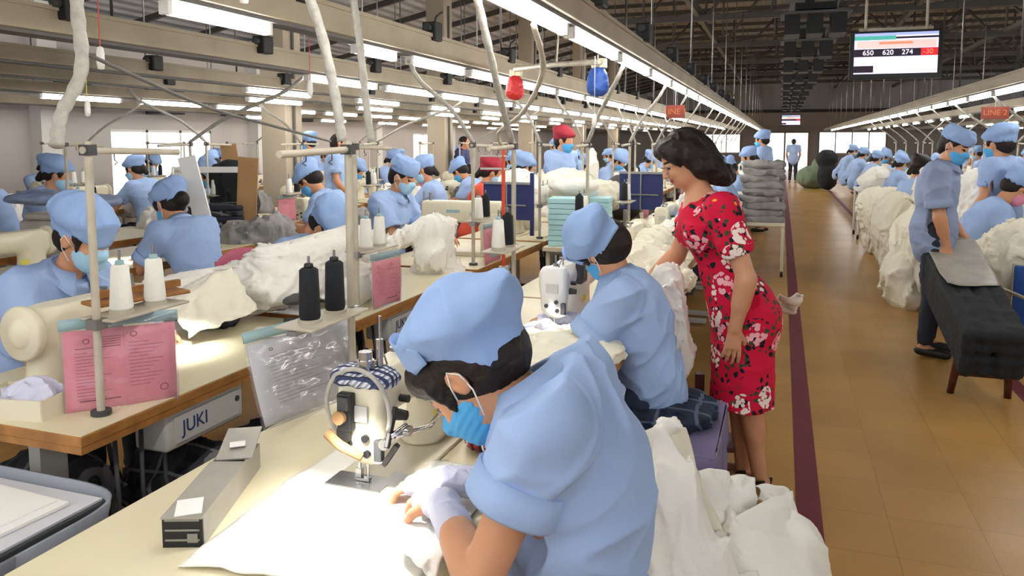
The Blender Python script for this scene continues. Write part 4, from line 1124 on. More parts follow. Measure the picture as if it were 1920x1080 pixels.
W6 = person('person', 'man in blue cap and shirt facing the wide beige side-on machine', seated((-2.82, 5.12, .03), -.05,
    pelvis=(0, 0, .62), chest=(.06, 0, .95), neck=(.12, 0, 1.13), head=(.18, 0, 1.265), hf=(.92, 0, -.38), hu=(.4, 0, .92), shL=(.08, .18, 1.07), shR=(.08, -.18, 1.07), elL=(.22, .22, .83), elR=(.22, -.22, .83), wrL=(.45, .12, .82), wrR=(.45, -.12, .82)), vox=.008, mask='mask_pale', hair='short', cap='round', female=False)
LADY = person('person', 'woman with wavy black hair and glasses in a red floral dress standing beside the aisle', standing((-.17, 3.46, 0), PI + .05, 1.0,
    pelvis=(-.03, 0, .84), waist=(.06, 0, 1.02), chest=(.12, 0, 1.18), neck=(.175, 0, 1.325), head=(.24, .02, 1.475), hf=(.80, .22, -.48), hu=(.42, .06, .86),
    shL=(.06, .175, 1.265), shR=(.17, -.16, 1.255), elL=(-.04, .215, .99), elR=(.27, -.17, 1.02), wrL=(.0, .20, .775), wrR=(.43, -.05, .86),
    hdL=(.10, .02, -1), hdR=(.8, .3, -.4), pnL=(.25, -1, 0), pnR=(0, .2, -1), hemc=(-.04, 0, .405), hipL=(-.02, .09, .80), hipR=(-.02, -.09, .80),
    knL=(-.06, .05, .45), knR=(-.02, -.05, .45), anL=(-.12, .03, .085), anR=(-.05, -.06, .085), toL=(.0, -.06, .03), toR=(.04, -.16, .03), curl=.35, wrinkle=.006),
    vox=.0045, cap=None, mask=None, hair='wavy', gloves=False, sleeve=.36, dress=True, smile=True, wr=1.06)
def lady_extras():
    hc, hf, hu, hl = frame_head(standing((-.17, 3.46, 0), PI + .05, 1.0, head=(.24, .02, 1.475), hf=(.80, .22, -.48), hu=(.42, .06, .86)))
    b = LADY.location
    H = lambda f, l, u: hc + hf * f + hl * l + hu * u - b
    mb = MB()
    for q in (1, -1):
        mb.tube([H(.100 - .012 * abs(math.cos(a)), .031 * q + .024 * math.cos(a), -.008 + .018 * math.sin(a)) for a in np.linspace(0, 2 * PI, 17)], .0022, 6)
        mb.tube([H(.088, .055 * q, -.002), H(.05, .074 * q, .0), H(.0, .084 * q, .0)], .0020, 6)
    mb.tube([H(.101, .008, -.006), H(.103, 0, -.003), H(.101, -.008, -.006)], .0020, 6)
    mb.build('glasses', 'steel', LADY)
    for q, (ax, ay) in enumerate((((-.03), .055), ((.11), -.05))):
        pass
lady_extras()
def pump(parent, an, to):
    b = parent.location; mb = MB(); f = V((to.x - an.x, to.y - an.y, 0)).normalized(); l = V((-f.y, f.x, 0))
    def sole(u, v):
        t = u; w_ = .024 + .022 * math.sin(min(1, t * 1.1) * PI) ** .7 if t < .93 else .022; a = -PI / 2 + v * PI
        z = .055 * (1 - min(1, t * 1.6)) + .012
        return V((an.x, an.y, 0)) - f * .045 + f * .23 * t + l * w_ * math.sin(a) + V((0, 0, z - .012 + (.03 if t < .25 else .012 + .02 * (1 if t > .72 else 0)) * abs(math.sin(a)) ** 4 + (.035 * math.cos(a) if t > .75 else 0))) - b
    mb.grid(sole, 16, 12, 0, .006); mb.cyl(V((an.x, an.y, 0)) - f * .03 - b, V((an.x, an.y, .055)) - f * .025 - b, .009, .018)
    mb.build('shoe', 'black', parent)
_p = standing((-.17, 3.46, 0), PI + .05, 1.0, anL=(-.12, .03, .085), anR=(-.05, -.06, .085), toL=(.0, -.06, .03), toR=(.04, -.16, .03))
pump(LADY, _p['anL'], _p['toL']); pump(LADY, _p['anR'], _p['toR'])
MAN = person('person', 'standing man in a grey-blue shirt and cap gripping the black-covered bench', standing((1.06, 6.2, 0), -.25, 1.03,
    pelvis=(-.01, 0, .88), chest=(.01, 0, 1.18), neck=(.05, 0, 1.35), head=(.10, 0, 1.475), hf=(.85, -.35, -.40), hu=(.3, 0, .9), shL=(.0, .19, 1.29), shR=(.0, -.19, 1.29), elL=(.03, .24, 1.0), elR=(.04, -.20, 1.0),
    wrL=(.18, .18, .82), wrR=(.09, -.15, .80), hdR=(.1, 0, -1), hdL=(.2, 0, -1)), vox=.009, shirt='shirt_soft', cap='round', hair='short', female=False, gloves=False, sleeve=.44, girth=1.0, wr=1.1)
# archetypes used for the many people further off
LOWN = [0]
A_SEAT = person('person', 'x', seated((0, 0, 0), 0), vox=.016, fine=False, gloves=False)
A_SEAT2 = person('person', 'x', seated((0, 0, 0), 0, chest=(.10, 0, .93), neck=(.16, 0, 1.11), head=(.22, .02, 1.24), hf=(.9, .2, -.4), hu=(.4, 0, .9), shL=(.12, .17, 1.04), shR=(.12, -.17, 1.04)), vox=.016, fine=False, gloves=False, hair='pony', mask='mask_pale')
A_STAND = person('person', 'x', standing((0, 0, 0), 0, 1.0), vox=.016, fine=False, gloves=False, mask='mask_blue')
A_STAND2 = person('person', 'x', standing((0, 0, 0), 0, 1.02, hf=(1, 0, -.1)), vox=.016, fine=False, gloves=False, mask=None, cap=None, hair='short', female=False)
for a in (A_SEAT, A_SEAT2, A_STAND, A_STAND2): a.location.z = -50
used = {}
def place(src, x, y, ang, label, group=None, swap=None, sc=1.0):
    if src.name not in used and not swap:
        used[src.name] = 1; r = src; r.location = (x, y, 0); r.rotation_euler.z = ang; r['label'] = label
        if group: r['group'] = group
    else:
        r = dup(src, (x, y, 0), ang, label, group, (), swap)
        if src.name in used is None: pass
    r.scale = (sc,) * 3
    return r
place(A_STAND2, -5.1, 8.1, .5, 'bareheaded man in a grey-blue shirt standing by the first beige column')
place(A_STAND, -2.35, 8.4, -.35, 'standing woman with a red cap and blue mask holding up white cloth', None, {'cap': 'maroon_cap'}, 1.04)
place(A_STAND2, -5.6, 13.2, .1, 'person in a dark blue shirt standing by the second beige column', None, {'shirt': 'navy'})
place(A_STAND2, .42, 30.5, PI / 2, 'person in grey shirt and dark trousers walking down the far aisle')
place(A_STAND, 1.72, 7.3, PI - .7, 'standing woman in a light blue shirt and cap at the right edge of the picture', None, None, 1.02)
place(A_SEAT, 1.33, 6.95, .1, 'seated worker, blue cap and pink mask, beside the white heap right of the aisle', None, {'face_mask': 'mask_pink'})
place(A_SEAT2, 1.30, 9.6, .4, 'worker with reddish brown hair leaning over the white heaps right of the aisle', None, {'cap': 'hair'})
place(A_STAND, 2.9, 9.2, PI, 'person in a red cap and white mask behind the standing man', None, {'cap': 'maroon_cap', 'face_mask': 'white_cotton'})
place(A_STAND, 2.35, 8.2, PI + .5, 'person in a grey cap standing behind the capped woman at the right edge', None, {'cap': 'shirt_soft'})
place(A_SEAT2, -3.0, 7.3, .2, 'worker in a red cap and orange-red top lifting white cloth', None, {'cap': 'maroon_cap', 'shirt': 'orange_red'})
n = 0
for row, x, y0, sp, cnt, ang in (('A', -.22, 6.15, 1.53, 12, PI), ('B', -2.86, 8.0, 1.43, 9, 0), ('C', -3.45, 5.9, 1.53, 8, PI), ('D', -6.08, 3.5, 1.5, 8, 0), ('E', -6.9, 5.4, 1.6, 6, PI), ('F', -9.75, 6.2, 1.7, 6, 0), ('G', 1.62, 11.8, 1.6, 9, 0), ('H', 4.2, 8.2, 1.8, 8, PI), ('I', 4.8, 9.3, 2.4, 5, 0), ('J', 6.6, 10.0, 2.6, 4, PI)):
    for k in range(cnt):
        random.seed(n * 13 + 5); n += 1
        if row == 'D' and any(abs(y0 + sp * k - c_) < .62 for c_ in (8.3, 13.1)): continue
        if row == 'A': x = -.46 if k < 3 else -.26
        src = (A_SEAT, A_SEAT2)[n % 2] if random.random() < .82 or k < 1 else A_STAND
        place(src, x + random.uniform(-.05, .05), y0 + sp * k + random.uniform(-.12, .12), ang + random.uniform(-.35, .35),
              '%s blue-capped worker along the %s' % (ORD[k], RN[row]) if k < 20 else 'distant blue-capped worker far down the %s' % RN[row], 'workers in the ' + RN[row], None, random.uniform(.97, 1.05))
# ---------------------------------------------------------------- cloth
def heap(name, label, cat, blobs, vox=.012, amp=.03, fr=(9, 9, 5), m='white_cotton', seed=1, group=None, cuts=(), op2=()):
    s = SDF(vox)
    for b in blobs:
        if len(b) == 2: s.ell(b[0], b[1], k=.06)
        else: s.cap(b[0], b[1], b[2], b[3], k=.05)
    def f(P):
        w = vnoise(P * np.array(fr) * .45 + seed, seed)[..., None]
        Q = P * np.array(fr) + w * 2.6
        return -(ridges(Q, seed + 1) ** 2.2 - .35) * amp - (ridges(Q * 2.3 + 4, seed + 2) ** 3 - .25) * amp * .45
    s.fold(f)
    for c in cuts: s.cut(*c)
    o = s.build(name, m, None, blobs[0][0], None, V(blobs[0][0]))
    return tag(o, label, cat, group)
def sheet(name, label, cat, c00, c10, c11, c01, amp=.02, sag=0.0, m='white_cotton', seed=1, group=None, n=36, freq=3.0, th=.0025, parent=None, sharp=2.0, ax=(1, 1)):
    c00, c10, c11, c01 = map(V, (c00, c10, c11, c01)); nn = (c10 - c00).cross(c01 - c00).normalized(); cen = (c00 + c10 + c11 + c01) / 4
    def f(u, v):
        p = c00 * (1 - u) * (1 - v) + c10 * u * (1 - v) + c11 * u * v + c01 * (1 - u) * v
        q = np.array([[u * freq * ax[0] * 2 + seed, v * freq * ax[1] * 2, seed * 3.7]]); w = float(vnoise(q * .7, seed)[0])
        h = float(ridges(q + w * 1.5, seed + 1)[0]) ** sharp - .3; h2 = float(vnoise(q * 2.7, seed + 5)[0]) - .5
        ed = 1 + .25 * (float(vnoise(q * 2, seed + 9)[0]) - .5)
        return p + nn * (amp * h + amp * .5 * h2) + V((0, 0, -sag * (abs(2 * u - 1) ** 2 * .5 + abs(2 * v - 1) ** 2 * .5))) + (p - cen) * (ed - 1) * .5 - cen
    mb = MB(); mb.grid(f, n, n, 0, th)
    o = mb.build(name, m, parent, cen)
    if parent is None: tag(o, label, cat, group)
    return o
def thing(mb, name, mats, label, cat, loc=None, rz=0, group=None, kind=None):
    return tag(mb.build(name, mats, None, loc, rz), label, cat, group, kind)

# hoses of the nearest stations (measured in the hall: rail above, post below)
hose('cable_hose', 'thick grey plastic-wrapped hose curving down to the stand with the large white cone', [(-1.86, 1.66, 2.12), (-1.875, 1.67, 1.93), (-1.86, 1.66, 1.75), (-1.90, 1.62, 1.62), (-1.885, 1.59, 1.535)], .0185)
hose('cable_hose', 'grey hose bending down to the stand with two black thread cones', [(-1.40, 1.98, 2.14), (-1.32, 2.02, 1.90), (-1.28, 2.04, 1.68), (-1.262, 2.043, 1.55)], .0155)
hose('cable_hose', 'grey hose hanging to the stand beside the pink card with a grey note', [(-1.76, 2.96, 2.16), (-1.74, 2.97, 2.0), (-1.72, 2.985, 1.72), (-1.70, 2.99, 1.55)], .0165)
hose('cable_hose', 'long grey hose slanting down to the second aisle-side thread stand', [(-1.10, 2.74, 2.10), (-1.13, 2.95, 1.92), (-1.20, 3.3, 1.70), (-1.25, 3.57, 1.55)], .0165)
hose('cable_hose', 'pinkish hose swinging from the aisle lighting rail to the red thread stand', [(-.92, 2.88, 2.0), (-.98, 3.2, 1.85), (-1.25, 3.75, 1.70), (-1.55, 4.2, 1.60), (-1.62, 4.45, 1.52)], .012, 'post')
hose('cable_hose', 'thin grey cable crossing above the second row from left to right', [(-1.90, 1.72, 1.80), (-2.0, 2.3, 1.68), (-2.15, 2.9, 1.62), (-2.2, 3.45, 1.55)], .006, 'trough_dark', None, False)
# A1 and B1 posts reach up to the hoses already; a red painted pole behind them
mb = MB(); mb.cyl((0, 0, 0), (0, 0, .76), .012, n=10); mb.cyl((0, 0, 0), (0, 0, .012), .03, m=1); mb.box((-.06, 0, .62), (.18, .02, .012), 1); mb.box((-.06, 0, .70), (.18, .02, .012), 1)
thing(mb, 'thread_stand', ['orange_red', 'light_grey'], 'thin orange-red painted stand pole between the first and second rows', 'thread stand', (-1.62, 4.47, .7605))
# thin hanging cords with white pull switches
pull = None
for i, (x, y, z0, z1, c, lb) in enumerate(((-1.28, 1.63, 1.93, 2.6, 'yellow', 'large white pull switch hanging on a yellow cord at the top left'), (-2.10, 1.95, 1.82, 2.5, 'red', 'white pull switch hanging on a long red cord near the left pole'), (-2.10, 3.13, 1.80, 2.4, 'red', 'white pull switch on a red cord before the first column'), (-3.0, 2.7, 1.70, 2.3, 'yellow', 'small white pull switch on a yellow cord at far left'), (-.95, 4.05, 1.66, 2.0, 'light_grey', 'white pull switch hanging under the blue bag'))):
    r = empty('pull_switch', lb, 'pull switch', (x, y, z0), 0, 'pull switches on cords')
    a = MB(); a.lathe([(0, -.038), (.010, -.036), (.013, -.015), (.0125, .015), (.009, .034), (0, .038)], n=12); a.build('handle', 'frame_white', r)
    a = MB(); a.cyl((0, 0, .035), (0, 0, z1 - z0), .0018, n=5); a.build('cord', c, r)
# red and blue bags on a bamboo bar
r = empty('hanging_bar', 'pale horizontal bar hanging under the aisle rail between the red and blue bags', 'bar', (-1.35, 4.6, 2.03))
mb = MB(); mb.tube([(-.42, .52, .02), (0, .1, .0), (.36, -.25, -.03)], .017, 8); mb.build('bar', 'post', r)
mb = MB(); mb.cyl((.0, .1, 0), (.03, .08, .35), .006, n=6); mb.build('hanger_rod', 'post', r)
for nm, c, p, lb in (('red', 'red', (-1.78, 5.15, 1.96), 'red plastic bag of parts hanging from the left end of the pale bar'), ('blue', 'royal', (-1.02, 4.42, 1.93), 'blue plastic bag hanging from the right end of the pale bar')):
    r = empty('hanging_bag', lb, 'bag', p)
    b = SDF(.006); b.ell((0, 0, -.03), (.058, .045, .085), k=.02); b.ell((0, 0, -.07), (.062, .045, .045), k=.02); b.fold(lambda P: -.006 * ridges(P * 40, 3) ** 2); b.build('bag_body', c, r)
    b = MB(); b.box((-.012, 0, .065), (.045, .05, .05), 0, .006); b.box((.030, 0, .07), (.04, .05, .055), 0, .006); b.cyl((0, 0, .05), (0, 0, .12), .004, n=6); b.build('bundle_top', 'cream_paint', r)

# ---------------------------------------------------------------- nearest table (aisle side)
sheet('white_cloth', 'bright white cloth panel spread under the nearest sewing machine', 'cloth', (-1.03, 1.08, .767), (-.58, 1.16, .767), (-.60, 1.66, .769), (-1.06, 1.66, .767), .006, 0, 'white_cotton', 3, None, 40, 1.6, .002)
sheet('white_cloth', 'narrow white strip of cloth between the worker hands on the nearest table', 'cloth', (-.66, 1.22, .80), (-.55, 1.16, .785), (-.60, 1.42, .795), (-.72, 1.40, .775), .012, 0, 'white_cotton', 8, None, 20, 1.5, .002)
r = empty('metal_box', 'long open silver-grey metal box with a dark end on the nearest table', 'box', (-1.145, 1.315, .7605), .36)
mb = MB(); L_, W_, H_ = .365, .074, .060
for q in (-1, 1): mb.box((q * (W_ / 2), 0, H_ / 2), (.004, L_, H_), 0)
mb.box((0, 0, .002), (W_, L_, .004), 0); mb.box((0, L_ / 2, H_ / 2), (W_, .004, H_), 0); mb.build('tray_body', 'board_grey', r)
mb = MB(); mb.box((0, -.06, H_ + .001), (W_ + .006, L_ * .72, .004), 0, rz=0)
mb.box((0, .155, H_ + .012), (W_ + .006, .14, .004), 0, R=Matrix.Rotation(.16, 3, 'X') @ Matrix.Rotation(.12, 3, 'Z')); mb.build('lid', 'board_grey', r)
mb = MB(); mb.box((0, -L_ / 2 - .002, H_ / 2), (W_ + .004, .006, H_), 0); 
for k in range(3): mb.box((0, -L_ / 2 - .006, .016 + k * .02), (W_ * .9, .003, .004), 1)
mb.box((.02, -L_ / 2 - .006, .02), (.02, .004, .018), 1); mb.build('end_panel', ['black', 'steel'], r)
mb = MB(); mb.box((0, -.15, H_ + .0045), (.05, .07, .002), 0, rz=.3); mb.build('paper_scrap', 'paper', r)
mb = MB(); mb.box((.0, .14, H_ + .016), (.035, .03, .002), 0, rz=.3); mb.build('paper_scrap', 'paper', r)
# extras on the nearest machine: checked cloth cap, black needle guard box, hose ring, wooden grip, clamps
mach = [o for o in bpy.data.objects if o.name.startswith('sewing_machine') and 'x' != o.get('label') and o.parent is None and abs(o.location.x - NA[0]) < .01 and abs(o.location.y - NA[1]) < .01][0]
mach['label'] = 'nearest cream sewing machine with a checked cloth cover and black attachment on its head'
s = SDF(.005); s.cap((.0, -.030, .262), (.0, .034, .262), .046, k=.02, n=(0, 0, 1), sq=.55); s.cut((0, 0, .238), (0, 0, -1)); s.fold(lambda P: -.005 * ridges(P * 50, 3) ** 2); s.build('checked_cover', 'plaid_small', mach)
mb = MB(); mb.box((-.052, .022, .195), (.022, .036, .085), 0, .004); mb.box((-.064, .022, .215), (.01, .028, .03), 1, .003); mb.cyl((-.062, .030, .185), (-.075, .030, .185), .015, n=16, m=2); mb.box((-.05, .030, .14), (.02, .03, .03), 0, .004); mb.build('attachment_box', ['black', 'dark_grey', 'cardboard'], mach)
mb = MB(); ring = [(-.03 - .02 * math.sin(a * .5), .0 + .085 * math.cos(a), .195 + .095 * math.sin(a)) for a in np.linspace(-.75, PI + .35, 26)]; mb.tube(ring, .0052, 8); mb.build('air_tube', 'hose', mach)
mb = MB(); mb.tube([(-.058, .068, .142), (-.062, .03, .118), (-.060, -.020, .098)], [.012, .012, .009], 10); mb.build('wooden_grip', 'cardboard', mach)
mb = MB(); mb.cyl((-.02, -.01, .275), (-.02, -.01, .325), .015, n=14); mb.cyl((-.02, -.01, .30), (-.02, -.01, .306), .02, n=14); mb.cyl((.0, -.035, .29), (.0, -.035, .35), .008, n=10); mb.cyl((.012, -.03, .32), (.012, -.03, .40), .004, n=8)
mb.tube([(-.03, -.06, .12), (-.04, -.085, .15), (.0, -.10, .16)], .006, 8); mb.tube([(0, -.07, .13), (.12, -.10, .115), (.2, -.09, .12)], .006, 8); mb.cyl((-.04, -.07, .13), (-.055, -.07, .13), .012, n=12); mb.cyl((.02, -.085, .14), (.02, -.10, .14), .012, n=12)
mb.build('clamp', 'chrome', mach)
mb = MB(); mb.box((-.035, -.080, .165), (.012, .010, .09), 0, .002, R=Matrix.Rotation(.5, 3, 'Y')); mb.box((-.03, -.075, .10), (.016, .012, .06), 0, .002, R=Matrix.Rotation(.6, 3, 'X')); mb.build('lever', 'black', mach)
heap('plaid_cloth', 'small red and white plaid cloth bundled behind the nearest needle', 'cloth', [((-.69, 1.78, .79), (.05, .06, .022)), ((-.72, 1.85, .785), (.04, .05, .02))], .006, .01, (30, 30, 30), 'plaid_red', 4)
heap('green_cloth', 'green-grey cloth lying at the far side of the nearest machine', 'cloth', [((-.66, 1.90, .80), (.055, .08, .03))], .008, .01, (20, 20, 20), 'green_cloth', 5)
# white sheet pocket hanging from the near stand
cw = dup(CWt, (-1.335, 1.90, 1.025), 1.36, 'clear pocket with a white printed sheet hanging over the nearest table edge', None)
cw.rotation_euler.x = -.28; cw.scale = (1.3, 1, 1.0); 

if 'group' in cw: del cw['group']
cp = dup(CP, (-1.845, 1.735, 1.035), .86, 'large pink printed card in a clear pocket with a pale blue header at the left', None); cp.scale = (1.04, 1, 1.06)
if 'group' in cp: del cp['group']
# shelf tray plates on near stands
for x, y, a, lb in ((-1.295, 1.88, 1.36, 'pale oval saucer tray under the two black cones'),):
    mb = MB(); mb.lathe([(0, 0), (.045, 0), (.058, .006), (.06, .012), (.055, .010), (0, .006)], n=24)
mb = MB(); mb.box((0, 0, 0), (.30, .10, .012), 0, .004); mb.box((.02, .02, .022), (.26, .02, .022), 0); thing(mb, 'wooden_ruler', 'wood_edge', 'short wooden slats lying on the thread tray beside the large white cone', 'wood slat', (-1.90, 1.86, 1.062), 1.25)

# ---------------------------------------------------------------- second row, nearest table
r = empty('paper_tray', 'shallow cream tray holding crumpled white scraps at the left table end', 'tray', (-2.08, 1.60, .7605), .18)
mb = MB(); mb.box((0, 0, .003), (.24, .15, .006)); 
for q in (-1, 1): mb.box((q * .12, 0, .03), (.005, .15, .06)); mb.box((0, q * .075, .03), (.24, .005, .06))
mb.build('tray_body', 'cream_paint', r)
heap('cloth_scraps', 'crumpled lilac-white scraps heaped in the cream tray', 'cloth scraps', [((-2.06, 1.61, .80), (.09, .055, .028)), ((-2.04, 1.60, .82), (.06, .04, .03))], .006, .018, (22, 22, 22), 'glove', 6)
mb = MB(); mb.box((0, 0, .008), (.22, .16, .012), 0, .003); mb.box((.0, .0, .0155), (.19, .12, .003), 1); thing(mb, 'white_tablet', ['frame_white', 'paper'], 'white flat case with rounded edge on the second-row table', 'case', (-1.93, 2.62, .7605), .5)
heap('lilac_cloth', 'dark lilac and grey cloth bundle by the bright lamp of the second row', 'cloth', [((-2.28, 2.62, .83), (.07, .07, .06)), ((-2.22, 2.66, .80), (.05, .05, .04))], .008, .02, (24, 24, 20), 'plaid_dark', 8)
heap('white_cloth_heap', 'large white cloth heap sagging over the second machine of the second row', 'cloth', [((-2.15, 2.92, .90), (.16, .22, .09)), ((-2.05, 3.2, .95), (-2.5, 2.55, .88), .10, .07), ((-2.1, 3.5, 1.0), (-2.15, 2.9, .97), .11, .12), ((-2.3, 2.55, .84), (-2.25, 2.95, .9), .05, .12), ((-1.98, 3.25, .85), (.12, .2, .09))], .010, .035, (8, 8, 16), 'white_cotton', 11)
sheet('white_cloth', 'pale cloth strip hanging from the white heap toward the lamp', 'cloth', (-2.35, 2.42, .90), (-2.20, 2.66, 1.03), (-2.02, 2.60, .86), (-2.14, 2.34, .80), .02, 0, 'cream_cotton', 5, None, 24, 2.0)
mb = MB(); mb.box((0, 0, .01), (.2, .12, .02), 0, .003); mb.box((.03, 0, .03), (.12, .1, .02), 1, .003); thing(mb, 'tool_tray', ['dark_grey', 'chair_plastic'], 'dark tray with pink and grey tools between the black cones and the white heap', 'tray', (-1.92, 2.80, .7605), .6)
heap('dark_shoe_tool', 'dark rounded tool resting on the second-row machine', 'tool', [((-1.95, 2.75, .875), (.035, .07, .022))], .006, .004, (10, 10, 10), 'dark_grey', 9)
heap('hanging_white_cloth', 'tall white garment draped over the third machine of the second row', 'garment', [((-1.98, 4.25, .98), (-2.05, 4.42, .70), .07, .14), ((-1.98, 4.22, 1.04), (-2.2, 4.0, .93), .06, .04), ((-2.0, 4.3, .72), (.16, .18, .08)), ((-1.95, 4.35, 1.03), (-1.97, 4.15, .85), .05, .08)], .010, .035, (16, 16, 6), 'white_cotton', 13)
r = empty('pink_chair', 'pink plastic chair back behind the white heap', 'chair', (-2.98, 3.72, 0), .4)
mb = MB(); mb.grid(lambda u, v: (.17 * math.cos(PI * u), .05 * math.sin(PI * u), .78 + .02 + .12 * math.sin(PI * u) * v), 20, 3, 0, .012); mb.build('backrest', 'chair_plastic', r)
mb = MB(); mb.box((0, -.14, .45), (.36, .36, .03), 0, .012); mb.build('seat', 'chair_plastic', r)
for sx in (-1, 1):
    for sy in (-.28, .0):
        mb = MB(); mb.cyl((sx * .15, sy, .44), (sx * .18, sy, 0), .016); mb.build('leg', 'chair_plastic', r)
for sx in (-1, 1):
    mb = MB(); mb.cyl((sx * .16, .03, .45), (sx * .165, .02, .84), .013); mb.build('backrest_post', 'chair_plastic', r)

# ---------------------------------------------------------------- crate at lower left, bundles under tables
r = empty('plastic_crate', 'grey plastic crate lined with film standing low at the left front', 'crate', (-1.98, 1.16, 0))
mb = MB()
def rim(u, v):
    a = 2 * PI * u; sx = .42 * abs(math.cos(a)) ** .35 * (1 if math.cos(a) > 0 else -1); sy = .34 * abs(math.sin(a)) ** .35 * (1 if math.sin(a) > 0 else -1)
    k = .86 + .14 * v; return (sx * k, sy * k, .30 + .34 * v)
mb.grid(rim, 56, 6, 0, .008); mb.box((0, 0, .30), (.66, .5, .012)); mb.build('crate_body', 'plastic_grey', r)
mb = MB()
for sx in (-.3, .3):
    for sy in (-.2, .2): mb.cyl((sx, sy, 0), (sx, sy, .31), .018)
mb.build('stand_frame', 'grey_paint', r)
mb = MB(); mb.box((.0, .02, .605), (.70, .58, .03), 0, .004); mb.build('board', 'dark_grey', r)
mb = MB(); mb.box((0, .02, .0), (.68, .56, .006)); thing(mb, 'grey_sheet', 'paper_grey', 'grey sheet lying on the board in the crate', 'paper', (-1.98, 1.16, .6235))
mb = MB(); mb.box((.05, .04, .0), (.54, .46, .008)); mb.box((.04, .05, .006), (.5, .42, .004)); thing(mb, 'white_paper_stack', 'paper', 'white paper pieces stacked in the crate at lower left', 'paper', (-2.02, 1.15, .632), -.06)
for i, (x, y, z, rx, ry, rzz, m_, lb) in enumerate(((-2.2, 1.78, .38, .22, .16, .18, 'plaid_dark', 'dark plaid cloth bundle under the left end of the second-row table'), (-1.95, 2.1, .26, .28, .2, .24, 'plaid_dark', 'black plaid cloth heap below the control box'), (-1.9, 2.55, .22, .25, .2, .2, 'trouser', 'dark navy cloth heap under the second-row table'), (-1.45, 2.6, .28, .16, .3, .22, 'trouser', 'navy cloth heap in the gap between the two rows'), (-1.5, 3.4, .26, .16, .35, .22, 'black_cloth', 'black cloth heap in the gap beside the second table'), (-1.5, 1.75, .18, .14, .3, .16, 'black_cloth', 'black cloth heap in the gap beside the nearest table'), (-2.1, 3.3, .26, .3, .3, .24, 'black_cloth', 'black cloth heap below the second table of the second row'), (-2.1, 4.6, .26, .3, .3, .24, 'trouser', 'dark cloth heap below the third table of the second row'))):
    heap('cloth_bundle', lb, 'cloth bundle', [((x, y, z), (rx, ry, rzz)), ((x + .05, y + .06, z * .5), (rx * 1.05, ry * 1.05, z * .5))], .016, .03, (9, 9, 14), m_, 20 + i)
mb = MB(); mb.cyl((-1.75, 1.95, .35), (-1.62, 1.75, .40), .04, n=12); thing(mb, 'card_tube', 'cardboard', 'brown cardboard tube end in the dark gap between the rows', 'tube')

# ---------------------------------------------------------------- around the second worker and the lady
r = empty('cloth_covered_bench', 'low bench under a lilac cloth beside the second worker', 'bench', (-.43, 2.91, 0))
mb = MB(); mb.box((0, 0, .445), (.40, .46, .04), 0, .01); mb.build('seat', 'maroon_wood', r)
for sx in (-1, 1):
    for sy in (-1, 1):
        mb = MB(); mb.tube([(sx * .16, sy * .18, .43), (sx * .18, sy * .21, 0)], .022, 8); mb.build('leg', 'maroon_wood', r)
def cov(u, v):
    a = 2 * PI * u; ex = .25 * max(-1, min(1, 1.35 * math.cos(a))); ey = .31 * max(-1, min(1, 1.35 * math.sin(a)))
    dr = .26 if ey < .1 else .06
    return (ex * (1 + .04 * v) + .006 * math.sin(9 * a) * v, ey * (1 + .05 * v) + .006 * math.cos(7 * a) * v, .475 - (dr + .10) * v)
mb = MB(); mb.grid(cov, 72, 8, 0, .003); mb.box((0, 0, .472), (.49, .61, .006), 0, .002); mb.build('lilac_cover', 'purple_cloth', r)
heap('plaid_cloth', 'dark blue plaid cloth folded on the lilac-covered bench', 'cloth', [((-.43, 2.99, .505), (.19, .22, .032)), ((-.36, 2.95, .512), (.14, .18, .03)), ((-.5, 2.86, .50), (.13, .14, .03))], .009, .014, (6, 16, 14), 'plaid_blue', 31, None, [((0, 0, .479), (0, 0, -1))])
heap('blue_cloth', 'blue cloth tucked under the plaid cloth at the bench front', 'cloth', [((-.47, 2.73, .488), (.15, .07, .014))], .008, .01, (8, 18, 14), 'royal', 33)
heap('white_garments', 'white and pale pink garments hanging between the second worker and the lady', 'garments', [((-.44, 3.36, .92), (-.42, 3.36, .62), .035, .07), ((-.46, 3.42, .96), (.05, .06, .04)), ((-.42, 3.34, .60), (.07, .08, .09)), ((-.48, 3.38, .7), (.06, .08, .2))], .009, .03, (20, 20, 6), 'white_cotton', 35)
sheet('white_cloth', 'white cloth corner sticking out behind the lady toward the aisle', 'cloth', (-.12, 3.75, .80), (.12, 3.75, .84), (.09, 3.92, .72), (-.10, 3.9, .70), .03, 0, 'white_cotton', 12, None, 16, 1.5)
heap('white_cloth_heap', 'white cloth spread over the table of the second aisle-side machine', 'cloth', [((-.75, 2.62, .775), (.18, .26, .022)), ((-.66, 2.75, .78), (.12, .2, .03)), ((-.85, 2.86, .775), (.12, .14, .02))], .009, .012, (12, 12, 20), 'cream_cotton', 37, None, [((0, 0, .763), (0, 0, -1))])
sheet('white_ribbon', 'thin white ribbon hanging over the edge of the second table', 'ribbon', (-.60, 2.44, .775), (-.575, 2.43, .775), (-.50, 2.42, .62), (-.525, 2.43, .62), .006, 0, 'white_cotton', 3, None, 10, 1)
heap('white_cloth_heap', 'large white cloth heap on the third aisle-side table behind the cap', 'cloth', [((-.72, 4.3, .86), (.22, .30, .11)), ((-.55, 4.0, .84), (.14, .2, .08)), ((-.78, 4.75, .88), (.18, .3, .12)), ((-.85, 5.3, .86), (.2, .3, .1))], .012, .03, (12, 12, 14), 'cream_cotton', 39)
heap('red_cloth', 'small red cloth ball behind the white machine', 'cloth', [((-.72, 3.62, .83), (.055, .06, .06))], .008, .008, (18, 18, 18), 'red', 41)
mb = MB()
mb.box((0, 0, .25), (.04, .04, .5)); mb.box((.2, 0, .25), (.04, .04, .5)); mb.box((.1, .06, .16), (.25, .2, .02)); thing(mb, 'wooden_stool', 'maroon_wood', 'dark wooden stool frame behind the lilac bench', 'stool', (-.32, 3.50, 0), .2)

